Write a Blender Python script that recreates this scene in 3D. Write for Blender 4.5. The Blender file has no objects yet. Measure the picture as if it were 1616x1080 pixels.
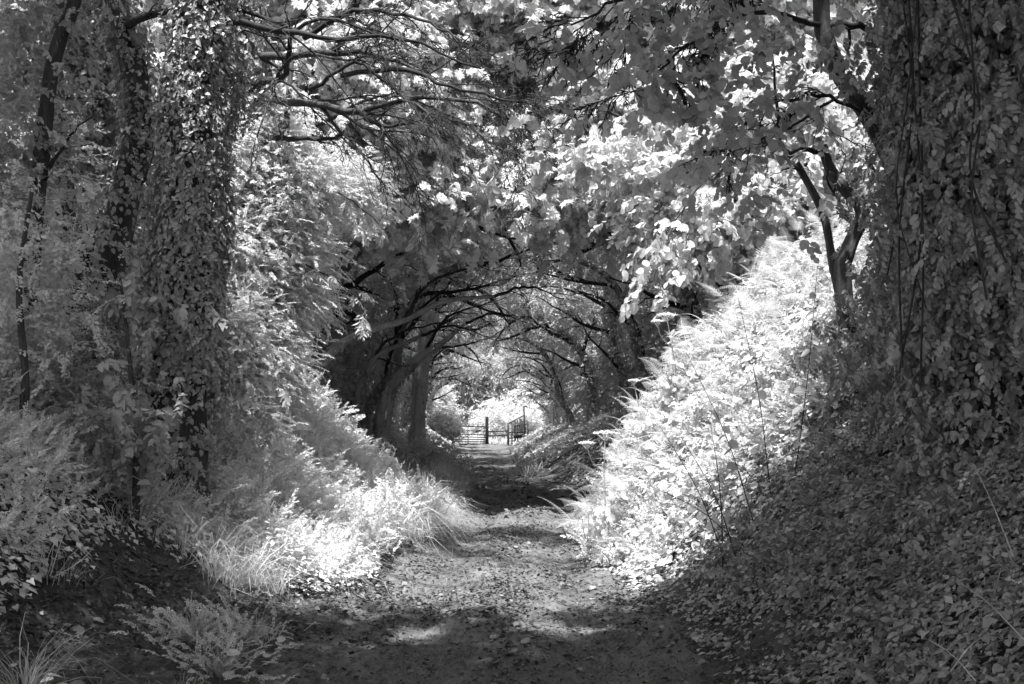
import bpy, math, random
import numpy as np
from math import radians

# ------------------------------------------------------------------ camera, sky, sun, exposure
scene = bpy.context.scene
COL = scene.collection
CAM_H, PITCH, FPX = 1.6, 4.44, 1571.0          # focal length in photo pixels (1616 wide)
cd = bpy.data.cameras.new('camera'); cam = bpy.data.objects.new('camera', cd); COL.objects.link(cam)
cd.sensor_width = 36.0; cd.lens = 36.0*FPX/1616.0; cd.clip_start = 0.05; cd.clip_end = 2000
cam.location = (0, 0, CAM_H); cam.rotation_euler = (radians(90+PITCH), 0, 0)
scene.camera = cam

SUN = np.array([-0.13, -0.27, 0.955]); SUN /= np.linalg.norm(SUN)      # towards the sun
el = math.asin(SUN[2]); az = math.atan2(SUN[0], SUN[1])
w = bpy.data.worlds.new('World'); scene.world = w; w.use_nodes = True
nt = w.node_tree; nt.nodes.clear()
sky = nt.nodes.new('ShaderNodeTexSky'); sky.sky_type = 'NISHITA'; sky.sun_disc = False
sky.sun_elevation = el; sky.sun_rotation = az
bw = nt.nodes.new('ShaderNodeRGBToBW'); bg = nt.nodes.new('ShaderNodeBackground'); bg.inputs[1].default_value = 0.15
out = nt.nodes.new('ShaderNodeOutputWorld')
nt.links.new(sky.outputs[0], bw.inputs[0]); nt.links.new(bw.outputs[0], bg.inputs[0]); nt.links.new(bg.outputs[0], out.inputs[0])
sd = bpy.data.lights.new('sun', 'SUN'); sd.energy = 4.3; sd.angle = radians(1.0); sd.color = (1, 1, 1)
so = bpy.data.objects.new('sun', sd); COL.objects.link(so)
from mathutils import Vector, Matrix
so.rotation_euler = Vector(SUN.tolist()).to_track_quat('Z', 'Y').to_euler(); so.location = (-10, 0, 20)
scene.view_settings.view_transform = 'Standard'; scene.view_settings.look = 'None'
scene.view_settings.exposure = 1.62; scene.view_settings.gamma = 1.0
scene.cycles.max_bounces = 8; scene.cycles.diffuse_bounces = 5; scene.cycles.transmission_bounces = 5
scene.cycles.glossy_bounces = 2; scene.cycles.caustics_reflective = False; scene.cycles.caustics_refractive = False
scene.cycles.use_adaptive_sampling = True; scene.cycles.adaptive_threshold = 0.02
scene.cycles.use_denoising = True; scene.cycles.sample_clamp_indirect = 6

# ------------------------------------------------------------------ numeric helpers
th = radians(PITCH)
def P(px, py, d):
    """world point on the sight line of photo pixel (px,py) at distance y = d"""
    x = (px-808)/FPX; y = (540-py)/FPX
    dy = math.cos(th) - y*math.sin(th); dz = math.sin(th) + y*math.cos(th)
    k = d/dy
    return np.array([x*k, d, CAM_H + dz*k])

def vnoise(p, seed=0):
    """value noise, p (N,3) -> (N,) in 0..1"""
    p = np.asarray(p, float); i = np.floor(p).astype(np.int64); f = p-i; f = f*f*(3-2*f)
    def h(a, b, c):
        n = (a*73856093) ^ (b*19349663) ^ (c*83492791) ^ (seed*2654435761)
        n = (n ^ (n >> 13))*1274126177 & 0xffffffff
        return ((n ^ (n >> 16)) & 0xffff)/65535.0
    r = 0
    for a in (0, 1):
        for b in (0, 1):
            for c in (0, 1):
                wgt = (f[:, 0] if a else 1-f[:, 0])*(f[:, 1] if b else 1-f[:, 1])*(f[:, 2] if c else 1-f[:, 2])
                r = r + wgt*h(i[:, 0]+a, i[:, 1]+b, i[:, 2]+c)
    return r
def fbm(p, seed=0, o=3):
    s = 0; a = 1; t = 0; p = np.asarray(p, float)
    for k in range(o):
        s = s + a*vnoise(p*(2**k), seed+k*17); t += a; a *= .5
    return s/t
def unit(v): return v/np.maximum(np.linalg.norm(v, axis=-1, keepdims=True), 1e-9)

# ------------------------------------------------------------------ the lie of the land
YL = [-20, 4, 9, 11, 13, 14.6, 16.5, 20, 24, 28, 43, 63, 80, 120]
LE = [-1.2, -1.2, -1.15, -1.0, -0.85, -0.85, -1.0, -0.9, -1.1, -1.5, -2.3, -3.2, -6, -20]      # left edge of the track
RE = [1.1, 1.1, 1.05, 0.9, 0.82, 0.95, 1.45, 1.8, 1.3, 0.25, -0.1, -0.1, 4, 20]                  # right edge
LS = [.75, .75, .8, .85, .95, .95, .55, .62, .6, .6, .6, .6, .3, .05]                          # left bank steepness
RS = [.85, .85, .95, 1.15, 1.5, 1.4, .85, .8, .65, .55, .5, .5, .3, .05]
LF = [1.1, 1.1, 1.0, .6, .25, .2, .5, .3, .3, .3, .3, .3, .3, .3]                              # gentle apron before the bank
RF = [.35, .35, .3, .2, .1, .1, .2, .2, .15, .1, .1, .1, .1, .1]
TL = [2.5, 2.5, 2.5, 2.6, 2.7, 2.6, 2.6, 2.7, 2.7, 2.7, 2.6, 2.0, .4, .2]
TR = [3.1, 3.1, 3.2, 3.4, 3.6, 3.6, 3.1, 3.0, 2.8, 2.7, 2.6, 2.2, .4, .2]
def H(x, y, rough=True):
    x = np.atleast_1d(np.asarray(x, float)); y = np.atleast_1d(np.asarray(y, float))
    I = lambda A: np.interp(y, YL, A)
    tl = I(LE)-x; tr = x-I(RE)
    def bank(t, ap, s, top):
        t = np.maximum(t, 0); z = 0.22*np.minimum(t, ap)
        u = np.maximum(t-ap, 0); v = s*(np.sqrt(u*u+.04)-.2)
        z = z+v; return top*np.tanh(z/top*1.0)*np.where(z > 0, 1, 0) + .02*t
    z = bank(tl, I(LF), I(LS), I(TL)*1.25) + bank(tr, I(RF), I(RS), I(TR)*1.25)
    z = np.where((tl <= 0) & (tr <= 0), 0, z)
    # mound on the left beside the sunlit grass and the spur beyond it
    z += .34*np.exp(-((x+1.1)/.38)**2-((y-12.6)/1.2)**2) - .30*np.exp(-((x+1.95)/.42)**2-((y-14.3)/1.3)**2) + .3*np.exp(-((x-2.2)/.55)**2-((y-13.3)/1.1)**2) + .45*np.exp(-((x+1.35)/.45)**2-((y-20)/3.0)**2)
    z -= .35*np.exp(-((x+2.6)/.8)**2-((y-16.6)/1.3)**2)
    # wheel ruts and a grassy crown on the track
    c = (I(LE)+I(RE))*.5; u = x-c
    on = np.exp(-np.clip((y-30)/15, 0, 9))
    z += on*(-.05*np.exp(-((u-.62)/.2)**2) - .05*np.exp(-((u+.62)/.2)**2) + .02*np.exp(-(u/.3)**2))
    # field beyond the gate rises to a low hill
    z += np.where(y > 62, np.clip((y-66)*.02, 0, 3.0), 0)
    if rough:
        q = np.stack([x, y, 0*x], 1)
        a = np.clip(np.abs(x)/2.5, .12, 1)
        z += a*(.30*(fbm(q*.55, 3)-.5) + .14*(fbm(q*1.9, 5)-.5)) + .05*(fbm(q*4.5, 8)-.5) + .018*(vnoise(q*17, 9)-.5)
    return z
def hz(x, y): return float(H([x], [y])[0])
def Hn(x, y):
    e = .12; dx = (H(x+e, y, False)-H(x-e, y, False))/(2*e); dy = (H(x, y+e, False)-H(x, y-e, False))/(2*e)
    return unit(np.stack([-dx, -dy, np.ones_like(dx)], 1))

# the break in the canopy: near crowns cut along sun rays to shape lit patches
_gr = np.random.default_rng(99)
def in_gap(p):
    k = (p[:, 2]-1.0)/SUN[2]
    q = p - SUN[None]*k[:, None]
    n = fbm(np.stack([q[:, 0]*.9, q[:, 1]*.9, 0*k], 1), 41)
    e = ((q[:, 0]-.7)/4.7)**2 + ((q[:, 1]-11.5-.50*q[:, 0])/3.4)**2
    e = e+.7*np.exp(-((q[:, 0]+3.2)/.9)**2-((q[:, 1]-9.4)/1.3)**2)
    back = (q[:, 1] > 11.9) & (q[:, 1] < 20) & (q[:, 0] > -3.6-.25*(q[:, 1]-11.9)) & (q[:, 0] < 5.9)
    lim = .72 + .8*(n-.2) + np.where(q[:, 0] > 1.2, 1.0, .55)*(_gr.random(len(q))-.45)
    m = vnoise(np.stack([q[:, 0]*2.6, q[:, 1]*1.6, 0*k], 1), 43)
    fleck = ((((q[:, 0]+.15)/.95)**2+((q[:, 1]-8.3)/1.9)**2) < 1) & (m > .6)
    left = ((q[:, 0]+2.2)/1.7)**2+((q[:, 1]-11.7)/2.3)**2 < .75+.4*n
    return ((e < lim) | back | fleck | left) & (p[:, 1] < 15.2)

# ------------------------------------------------------------------ materials (a black-and-white infrared photograph: neutral greys)
def nodes_of(m): m.use_nodes = True; t = m.node_tree; t.nodes.clear(); return t
def leafmat(name, base, var=.35, trans=.4, rough=.55, spec=.25):
    m = bpy.data.materials.new(name); t = nodes_of(m); N = t.nodes; L = t.links
    a = N.new('ShaderNodeAttribute'); a.attribute_name = 'tone'
    mr = N.new('ShaderNodeMapRange'); mr.inputs[3].default_value = base*(1-var); mr.inputs[4].default_value = min(.92, base*(1+var))
    L.new(a.outputs['Fac'], mr.inputs[0])
    tc = N.new('ShaderNodeTexCoord'); no = N.new('ShaderNodeTexNoise'); no.inputs['Scale'].default_value = 55; no.inputs['Detail'].default_value = 2
    L.new(tc.outputs['Object'], no.inputs['Vector'])
    m2 = N.new('ShaderNodeMapRange'); m2.inputs[1].default_value = .3; m2.inputs[2].default_value = .7; m2.inputs[3].default_value = .82; m2.inputs[4].default_value = 1.08
    L.new(no.outputs[0], m2.inputs[0])
    mu = N.new('ShaderNodeMath'); mu.operation = 'MULTIPLY'; L.new(mr.outputs[0], mu.inputs[0]); L.new(m2.outputs[0], mu.inputs[1])
    p = N.new('ShaderNodeBsdfPrincipled'); p.inputs['Roughness'].default_value = rough
    p.inputs['Specular IOR Level'].default_value = spec
    tr = N.new('ShaderNodeBsdfTranslucent'); mx = N.new('ShaderNodeMixShader'); mx.inputs[0].default_value = trans
    o = N.new('ShaderNodeOutputMaterial')
    L.new(mu.outputs[0], p.inputs['Base Color']); L.new(mu.outputs[0], tr.inputs[0])
    L.new(p.outputs[0], mx.inputs[1]); L.new(tr.outputs[0], mx.inputs[2]); L.new(mx.outputs[0], o.inputs[0])
    return m
def roughmat(name, lo, hi, scale=6, stretch=(1, 1, 1), bump=.5, dist=.02, rough=.9, detail=6, scale2=None):
    m = bpy.data.materials.new(name); t = nodes_of(m); N = t.nodes; L = t.links
    tc = N.new('ShaderNodeTexCoord'); mp = N.new('ShaderNodeMapping'); mp.inputs['Scale'].default_value = stretch
    L.new(tc.outputs['Object'], mp.inputs[0])
    no = N.new('ShaderNodeTexNoise'); no.inputs['Scale'].default_value = scale; no.inputs['Detail'].default_value = detail; no.inputs['Roughness'].default_value = .65
    L.new(mp.outputs[0], no.inputs['Vector'])
    n2 = N.new('ShaderNodeTexNoise'); n2.inputs['Scale'].default_value = scale2 or scale*.22; n2.inputs['Detail'].default_value = 3
    L.new(mp.outputs[0], n2.inputs['Vector'])
    ad = N.new('ShaderNodeMath'); ad.operation = 'MULTIPLY_ADD'; ad.inputs[1].default_value = .5
    L.new(n2.outputs[0], ad.inputs[0]); 
    hf = N.new('ShaderNodeMath'); hf.operation = 'MULTIPLY'; hf.inputs[1].default_value = .5; L.new(no.outputs[0], hf.inputs[0]); L.new(hf.outputs[0], ad.inputs[2])
    mr = N.new('ShaderNodeMapRange'); mr.inputs[1].default_value = .33; mr.inputs[2].default_value = .67; mr.inputs[3].default_value = lo; mr.inputs[4].default_value = hi
    L.new(ad.outputs[0], mr.inputs[0])
    p = N.new('ShaderNodeBsdfPrincipled'); p.inputs['Roughness'].default_value = rough; p.inputs['Specular IOR Level'].default_value = .2
    bp = N.new('ShaderNodeBump'); bp.inputs['Strength'].default_value = bump; bp.inputs['Distance'].default_value = dist
    L.new(no.outputs[0], bp.inputs['Height']); L.new(bp.outputs[0], p.inputs['Normal']); L.new(mr.outputs[0], p.inputs['Base Color'])
    o = N.new('ShaderNodeOutputMaterial'); L.new(p.outputs[0], o.inputs[0])
    return m
M = dict(
    soil=roughmat('soil', .03, .10, 14, bump=.8, dist=.03),
    track=roughmat('trodden_earth', .04, .19, 26, (1, .3, 1), bump=1.0, dist=.03, scale2=2.2),
    bark=roughmat('bark', .03, .10, 26, (1, 1, .22), bump=1.0, dist=.03),
    paletrunk=roughmat('pale_trunk', .3, .6, 18, (1, 1, .3), bump=.9, dist=.03), palebark=roughmat('pale_bark', .07, .2, 24, (1, 1, .3), bump=.9, dist=.02),
    twig=roughmat('twig_bark', .018, .05, 30, bump=.3, dist=.01),
    stem=roughmat('stem', .3, .5, 30, bump=.2, dist=.005),
    dry=roughmat('dry_stem', .25, .45, 30, bump=.2, dist=.005),
    wood=roughmat('weathered_wood', .025, .06, 22, (1, 1, .3), bump=.5, dist=.01),
    metal=roughmat('gate_metal', .03, .06, 12, bump=.2, dist=.003, rough=.55),
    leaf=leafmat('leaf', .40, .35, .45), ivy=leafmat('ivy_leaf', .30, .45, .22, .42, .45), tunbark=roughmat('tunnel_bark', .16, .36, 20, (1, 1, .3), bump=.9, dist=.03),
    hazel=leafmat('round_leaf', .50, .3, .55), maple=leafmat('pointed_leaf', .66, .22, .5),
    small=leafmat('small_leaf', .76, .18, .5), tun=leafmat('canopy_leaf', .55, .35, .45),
    grass=leafmat('grass_blade', .72, .2, .45), tuft=leafmat('shade_toned_grass', .42, .3, .35), fargrass=leafmat('far_grass', .36, .3, .35), bramble=leafmat('bramble_leaf', .60, .4, .4), fern=leafmat('fern_leaf', .64, .15, .45), herb=leafmat('herb_leaf', .74, .22, .45),  # tuft: darker copy of the grass blade, with shade put into its grey
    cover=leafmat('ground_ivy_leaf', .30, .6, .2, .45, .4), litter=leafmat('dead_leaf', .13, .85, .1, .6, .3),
    flower=leafmat('flower', .8, .1, .3),
)

# ------------------------------------------------------------------ object helpers
def tag(o, label=None, cat=None, group=None, kind=None):
    if label: o['label'] = label
    if cat: o['category'] = cat
    if group: o['group'] = group
    if kind: o['kind'] = kind
    return o
def empty(name, loc, label, cat, group=None):
    o = bpy.data.objects.new(name, None); COL.objects.link(o); o.location = [float(v) for v in loc]; o.empty_display_size = .2
    return tag(o, label, cat, group)
def link_mesh(name, me, mat, parent=None, loc=None):
    o = bpy.data.objects.new(name, me); COL.objects.link(o)
    if mat: me.materials.append(mat)
    if parent: o.parent = parent
    if loc is not None: o.location = [float(v) for v in loc]
    return o
def raw_mesh(name, V, sizes, loops, tone=None, smooth=False):
    me = bpy.data.meshes.new(name)
    me.vertices.add(len(V)); me.vertices.foreach_set('co', np.ascontiguousarray(V, np.float32).ravel())
    me.loops.add(len(loops)); me.loops.foreach_set('vertex_index', np.ascontiguousarray(loops, np.int32))
    st = np.zeros(len(sizes), np.int32); st[1:] = np.cumsum(sizes)[:-1]
    me.polygons.add(len(sizes)); me.polygons.foreach_set('loop_start', st)
    if smooth: me.polygons.foreach_set('use_smooth', np.ones(len(sizes), bool))
    me.update(calc_edges=True)
    if tone is not None:
        a = me.attributes.new('tone', 'FLOAT', 'FACE'); a.data.foreach_set('value', np.ascontiguousarray(tone, np.float32))
    return me
def base_of(o): return np.array([0., 0, 0]) if o is None else np.array(o.location)

# ------------------------------------------------------------------ tubes (trunks, limbs, twigs, stems)
class Tubes:
    def __init__(s): s.V = []; s.S = []; s.L = []; s.n = 0
    def add(s, pts, rad, sides=6, lump=0.0, seed=0, cap=True):
        pts = np.asarray(pts, float); n = len(pts); rad = np.broadcast_to(np.asarray(rad, float), (n,)).copy()
        T = np.gradient(pts, axis=0); T = unit(T)
        ref = np.array([1., 0, 0]) if abs(T[0][0]) < .8 else np.array([0, 1., 0])
        A = np.cross(T, ref); A = unit(A); B = np.cross(T, A)
        an = np.linspace(0, 2*math.pi, sides, endpoint=False)
        ring = A[:, None]*np.cos(an)[None, :, None] + B[:, None]*np.sin(an)[None, :, None]
        R = np.repeat(rad[:, None], sides, 1)
        if lump:
            q = np.concatenate([ring*2.2, ring[..., :1]*0], 2)[..., :3] + pts[:, None]*.9
            R = R*(1+lump*(fbm(q.reshape(-1, 3)*1.6, seed).reshape(n, sides)-.5)*2 + lump*.35*np.sin(an*5+seed)[None])
        V = pts[:, None] + ring*R[..., None]
        s.V.append(V.reshape(-1, 3))
        i = np.arange(n-1)[:, None]*sides; j = np.arange(sides)[None]; k = (j+1) % sides
        q = np.stack([i+j, i+k, i+sides+k, i+sides+j], -1).reshape(-1)+s.n
        s.L.append(q); s.S.append(np.full((n-1)*sides, 4))
        if cap:
            s.L.append(np.arange(sides)[::-1]+s.n); s.L.append(np.arange(sides)+s.n+(n-1)*sides); s.S.append(np.array([sides, sides]))
        s.n += n*sides
    def build(s, name, mat, parent=None, smooth=True):
        V = np.concatenate(s.V)-base_of(parent)
        return link_mesh(name, raw_mesh(name, V, np.concatenate(s.S), np.concatenate(s.L), smooth=smooth), mat, parent)
def smooth_path(pts, n):
    pts = np.asarray(pts, float); m = len(pts)
    if m < 3: return np.array([pts[0]+(pts[-1]-pts[0])*t for t in np.linspace(0, 1, n)])
    E = np.vstack([2*pts[0]-pts[1], pts, 2*pts[-1]-pts[-2]]); outp = []
    for t in np.linspace(0, m-1-1e-6, n):
        i = int(t); f = t-i; a, b, c, d = E[i:i+4]
        outp.append(.5*((2*b)+(-a+c)*f+(2*a-5*b+4*c-d)*f*f+(-a+3*b-3*c+d)*f**3))
    return np.array(outp)
def wander(rng, p, d, L, n=6, w=.25, grav=0.0):
    p = np.array(p, float); d = unit(np.array(d, float)); pts = [p.copy()]; st = L/n
    for _ in range(n):
        d = unit(d + rng.normal(0, w, 3) + np.array([0, 0, grav])); p = p+d*st; pts.append(p.copy())
    return np.array(pts)
def ramify(rng, T, pts, r0, level, maxlev, tips, dens=5, w=.22, grav=-.02, lenf=.45, spread=.8, sides=5, r1=None):
    """side branches off a polyline, recursively; collects twig points for leaves"""
    L = np.linalg.norm(np.diff(pts, axis=0), axis=1).sum()
    if level >= maxlev:
        tips.append(pts); return
    k = max(2, int(rng.normal(dens, 1)))
    for t in np.linspace(.22, .98, k):
        t = min(.99, t+rng.normal(0, .05)); i = int(t*(len(pts)-1)); i = max(0, min(i, len(pts)-2)); f = t*(len(pts)-1)-i
        p = pts[i]*(1-f)+pts[i+1]*f; d = unit(pts[i+1]-pts[i])
        s = rng.normal(0, 1, 3); s = unit(s-d*np.dot(s, d)); s[2] *= .6
        nd = unit(d+s*spread*rng.uniform(.6, 1.3)); nl = L*lenf*rng.uniform(.6, 1.25)*(1-.35*t)
        rr = max(.0036, r0*(1-.75*t)*.55)
        q = wander(rng, p, nd, nl, 6, w, grav)
        T.add(q, np.linspace(rr, max(.0024, rr*.3), len(q)), sides=max(3, sides-level), cap=False)
        ramify(rng, T, q, rr, level+1, maxlev, tips, dens, w, grav, lenf, spread, sides)

# ------------------------------------------------------------------ leaf templates: (V, [polys], leaf id per poly); base at 0, tip +Y, face +Z
def leaf_simple(w=.32, f=.07):
    return np.array([[0, 0, 0], [w, .42, f], [0, 1, -.08], [-w, .42, f]]), [(0, 1, 2, 3)], [0]
def leaf_round():
    V = np.array([[0, 0, 0], [.26, .0, .05], [.46, .28, .09], [.42, .62, .06], [.2, .88, 0], [0, 1.02, -.07],
                  [-.26, .0, .05], [-.46, .28, .09], [-.42, .62, .06], [-.2, .88, 0], [0, .5, -.02]])
    return V, [(0, 1, 2, 10), (10, 2, 3, 4), (10, 4, 5), (0, 10, 7, 6), (10, 9, 8, 7), (10, 5, 9)], [0]*6
def leaf_ivy():
    V = np.array([[0, .12, -.02], [.2, -.04, .04], [.44, .1, .07], [.34, .34, .03], [.24, .42, .02], [.16, .66, .0], [0, 1, -.08],
                  [-.2, -.04, .04], [-.44, .1, .07], [-.34, .34, .03], [-.24, .42, .02], [-.16, .66, 0], [0, .4, -.03]])
    return V, [(0, 1, 2, 3, 12), (12, 3, 4, 5), (12, 5, 6), (0, 12, 9, 8, 7), (12, 11, 10, 9), (12, 6, 11)], [0]*6
def leaf_maple():
    V = [[0, 0, 0], [.3, -.02, .04], [.52, .16, .02], [.34, .3, .05], [.56, .62, -.04], [.22, .56, .04], [0, 1.05, -.12], [0, .4, -.02],
         [-.3, -.02, .04], [-.52, .16, .02], [-.34, .3, .05], [-.56, .62, -.04], [-.22, .56, .04]]
    return np.array(V), [(0, 1, 2, 3, 7), (7, 3, 4, 5), (7, 5, 6), (0, 7, 10, 9, 8), (7, 12, 11, 10), (7, 6, 12)], [0]*6
def leaf_long(w=.15):
    return np.array([[0, 0, 0], [w, .3, .04], [w*.8, .65, 0], [0, 1, -.12], [-w*.8, .65, 0], [-w, .3, .04]]), [(0, 1, 2, 3), (0, 3, 4, 5)], [0, 0]
def rotz(a): c, s = math.cos(a), math.sin(a); return np.array([[c, -s, 0], [s, c, 0], [0, 0, 1.]])
def rotx(a): c, s = math.cos(a), math.sin(a); return np.array([[1, 0, 0], [0, c, -s], [0, s, c.real]])
def roty(a): c, s = math.cos(a), math.sin(a); return np.array([[c, 0, s], [0, 1, 0], [-s, 0, c]])
def merge(parts):
    V = []; F = []; I = []; n = 0; b = 0
    for v, f, i in parts:
        V.append(v); F += [tuple(k+n for k in q) for q in f]; I += [k+b for k in i]; n += len(v); b += max(i)+1
    return np.concatenate(V), F, I
def sprig(leaf, k=9, leaflen=.28, seed=0, droop=.35, planar=.5, twig=True, opposite=False):
    """a shoot of length 1 along +Y with k leaves"""
    r = random.Random(seed); parts = []
    bend = lambda t: np.array([.05*math.sin(t*5+seed), t*(1-.12*droop*t), -droop*.45*t*t])
    if twig:
        pts = [bend(t) for t in (0, .33, .66, .95)]; V = []; F = []
        for i, p in enumerate(pts):
            w_ = .012*(1-.6*i/3); V += [p+[w_, 0, 0], p+[-w_, 0, w_], p+[-w_*.3, 0, -w_]]
        for i in range(3):
            for j in range(3): a = i*3+j; b_ = i*3+(j+1) % 3; F.append((a, b_, b_+3, a+3))
        parts.append((np.array(V), F, [0]*len(F)))
    for i in range(k):
        t = .12+.85*i/max(1, k-1); s = 1 if i % 2 else -1
        if i == k-1: ang = r.gauss(0, .15)
        else: ang = s*(1.05-.45*t+r.gauss(0, .2))
        sc = leaflen*(.7+.5*math.sin(math.pi*min(1, t*.9+.1)))*r.uniform(.75, 1.2)
        v = leaf[0]*sc
        v = v@roty(r.gauss(0, .5*(1-planar)+.18)).T
        v = v@rotx(r.gauss(-droop*.8, .28)).T
        v = v@rotz(-ang).T
        parts.append((v+bend(t)+np.array([s*.015, 0, 0]), leaf[1], leaf[2]))
    return merge(parts)

def frames(d, up, roll, rng):
    """rotation matrices: +Y -> d, +Z close to up, rolled by roll"""
    d = unit(d); x = np.cross(d, up); bad = np.linalg.norm(x, axis=1) < 1e-3; x[bad] = [1, 0, 0]; x = unit(x); z = np.cross(x, d)
    c = np.cos(roll)[:, None]; s = np.sin(roll)[:, None]
    return np.stack([x*c+z*s, d, -x*s+z*c], 2)
class Leaves:
    def __init__(s): s.V = []; s.S = []; s.L = []; s.T = []; s.n = 0; s.count = 0
    def add(s, tpl, pos, R, sc, rng, bias=None):
        V, F, I = tpl; N = len(pos)
        if N == 0: return
        W = np.einsum('nij,kj->nki', R, V)*np.asarray(sc).reshape(-1, 1, 1) + pos[:, None]
        fl = np.concatenate([np.array(f) for f in F]); sz = np.array([len(f) for f in F])
        s.V.append(W.reshape(-1, 3)); s.L.append((fl[None]+np.arange(N)[:, None]*len(V)+s.n).reshape(-1)); s.S.append(np.tile(sz, N))
        tn = rng.random((N, max(I)+1))*.55+rng.random((N, 1))*.45
        if bias is not None: tn = np.clip(tn+bias[:, None], 0, 1)
        s.T.append(tn[:, np.array(I)].reshape(-1)); s.n += N*len(V); s.count += N
    def build(s, name, mat, parent=None, origin=None):
        o = base_of(parent) if origin is None else np.asarray(origin)
        return link_mesh(name, raw_mesh(name, np.concatenate(s.V)-o, np.concatenate(s.S), np.concatenate(s.L), np.concatenate(s.T)), mat, parent)

def blob_points(rng, blobs, n, shell=.45, clump=.22, per=7):
    """clumped points through a few ellipsoids [(centre, radii, weight)], with the outward direction"""
    wts = np.array([b[2] if len(b) > 2 else b[1][0]*b[1][1]*b[1][2] for b in blobs], float); wts /= wts.sum()
    m = max(1, n//per); which = rng.choice(len(blobs), m, p=wts)
    C = np.array([b[0] for b in blobs])[which]; R = np.array([b[1] for b in blobs])[which]
    u = unit(rng.normal(0, 1, (m, 3))); r = rng.random(m)**shell
    r *= .72+.5*fbm(u*1.7+C*.7, 77)
    cc = C+u*R*r[:, None]
    idx = np.repeat(np.arange(m), per)
    p = cc[idx]+rng.normal(0, 1, (len(idx), 3))*clump
    return p, u[idx]
def fill(rng, L, tpls, blobs, n, size, carve=True, shell=.45, clump=.22, outward=.6, droop=.25, per=7, flat=1.0):
    p, u = blob_points(rng, blobs, n, shell, clump, per)
    if carve: k = ~in_gap(p); p = p[k]; u = u[k]
    d = u*outward+rng.normal(0, .55, p.shape); d[:, 2] = d[:, 2]*.6-droop
    up = np.array([[0, 0, 1.]])*flat+u*.5+rng.normal(0, .3, p.shape)
    R = frames(d, up, rng.normal(0, .35, len(p)), rng)
    ch = rng.integers(0, len(tpls), len(p)); sc = size*rng.uniform(.7, 1.25, len(p))
    for i, t in enumerate(tpls):
        m = ch == i; L.add(t, p[m], R[m], sc[m], rng)
def dress(rng, L, tpls, tips, per, size, droop=.25, carve=False):
    """leafy shoots along twigs"""
    ps = []; ds = []
    for q in tips:
        for _ in range(per):
            t = rng.uniform(.15, 1)*(len(q)-1); i = min(int(t), len(q)-2); f = t-i
            ps.append(q[i]*(1-f)+q[i+1]*f); ds.append(unit(q[i+1]-q[i]))
    p = np.array(ps); d = np.array(ds)+rng.normal(0, .45, (len(ps), 3)); d[:, 2] -= droop
    if carve: k = ~in_gap(p); p = p[k]; d = d[k]
    R = frames(d, np.tile([0, 0, 1.], (len(p), 1))+rng.normal(0, .25, p.shape), rng.normal(0, .3, len(p)), rng)
    ch = rng.integers(0, len(tpls), len(p)); sc = size*rng.uniform(.7, 1.25, len(p))
    for i, t in enumerate(tpls):
        m = ch == i; L.add(t, p[m], R[m], sc[m], rng)
def clad(rng, L, path, rad, n, size, tpls, t0=0, t1=1, hang=.8):
    """ivy clothing a trunk: leaves face outwards, tips down"""
    path = np.asarray(path); t = rng.uniform(t0, t1, n)*(len(path)-1); i = np.minimum(t.astype(int), len(path)-2); f = (t-i)[:, None]
    c = path[i]*(1-f)+path[i+1]*f; a = rng.uniform(0, 2*math.pi, n)
    o = np.stack([np.cos(a), np.sin(a), 0*a], 1); nn = fbm(np.concatenate([c*1.3+o], 1), 23)
    r = np.interp(t/(len(path)-1), np.linspace(0, 1, len(rad)), rad)*(.45+1.1*nn+.25*rng.random(n))
    p = c+o*r[:, None]
    d = np.array([[0, 0, -1.]])*hang+o*.35+rng.normal(0, .35, (n, 3))
    R = frames(d, o+np.array([[0, 0, .35]]), rng.normal(0, .35, n), rng)
    ch = rng.integers(0, len(tpls), n); sc = size*rng.uniform(.55, 1.3, n)
    sc = sc*(.6+.9*fbm(p*3.1, 29))
    for k, tp in enumerate(tpls):
        m = ch == k; L.add(tp, p[m], R[m], sc[m], rng)

LS_, LR_, LI_, LM_, LL_ = leaf_simple(), leaf_round(), leaf_ivy(), leaf_maple(), leaf_long()
SP_ROUND = [sprig(LR_, 7, .30, s, .5, .4) for s in (1, 2, 3)]
SP_MAPLE = [sprig(LM_, 8, .34, s, .6, .4) for s in (4, 5, 6)]
SP_SMALL = [sprig(LS_, 13, .17, s, .3, .3, True) for s in (7, 8, 9)]
SP_MID = [sprig(leaf_simple(.34, .08), 9, .26, s, .4, .3, False) for s in (10, 11, 12)]
SP_IVY = [sprig(LI_, 7, .27, s, .5, .3) for s in (13, 14, 15)]
SP_FINE = [sprig(leaf_simple(.30, .07), 24, .11, s, .35, .3) for s in (31, 32, 33)]
SP_LONG = [sprig(LL_, 9, .33, s, .7, .4) for s in (16, 17)]
LO_ = (leaf_round()[0]*[.72, 1, 1.3], leaf_round()[1], leaf_round()[2])
IVY1 = [LI_, LO_, LO_]
SP_IVY += [sprig(LO_, 8, .27, s, .6, .3) for s in (18, 19)]
SP_HANG = [sprig(LO_, 9, .25, s, .8, .2) for s in (20, 21, 22)]

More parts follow.
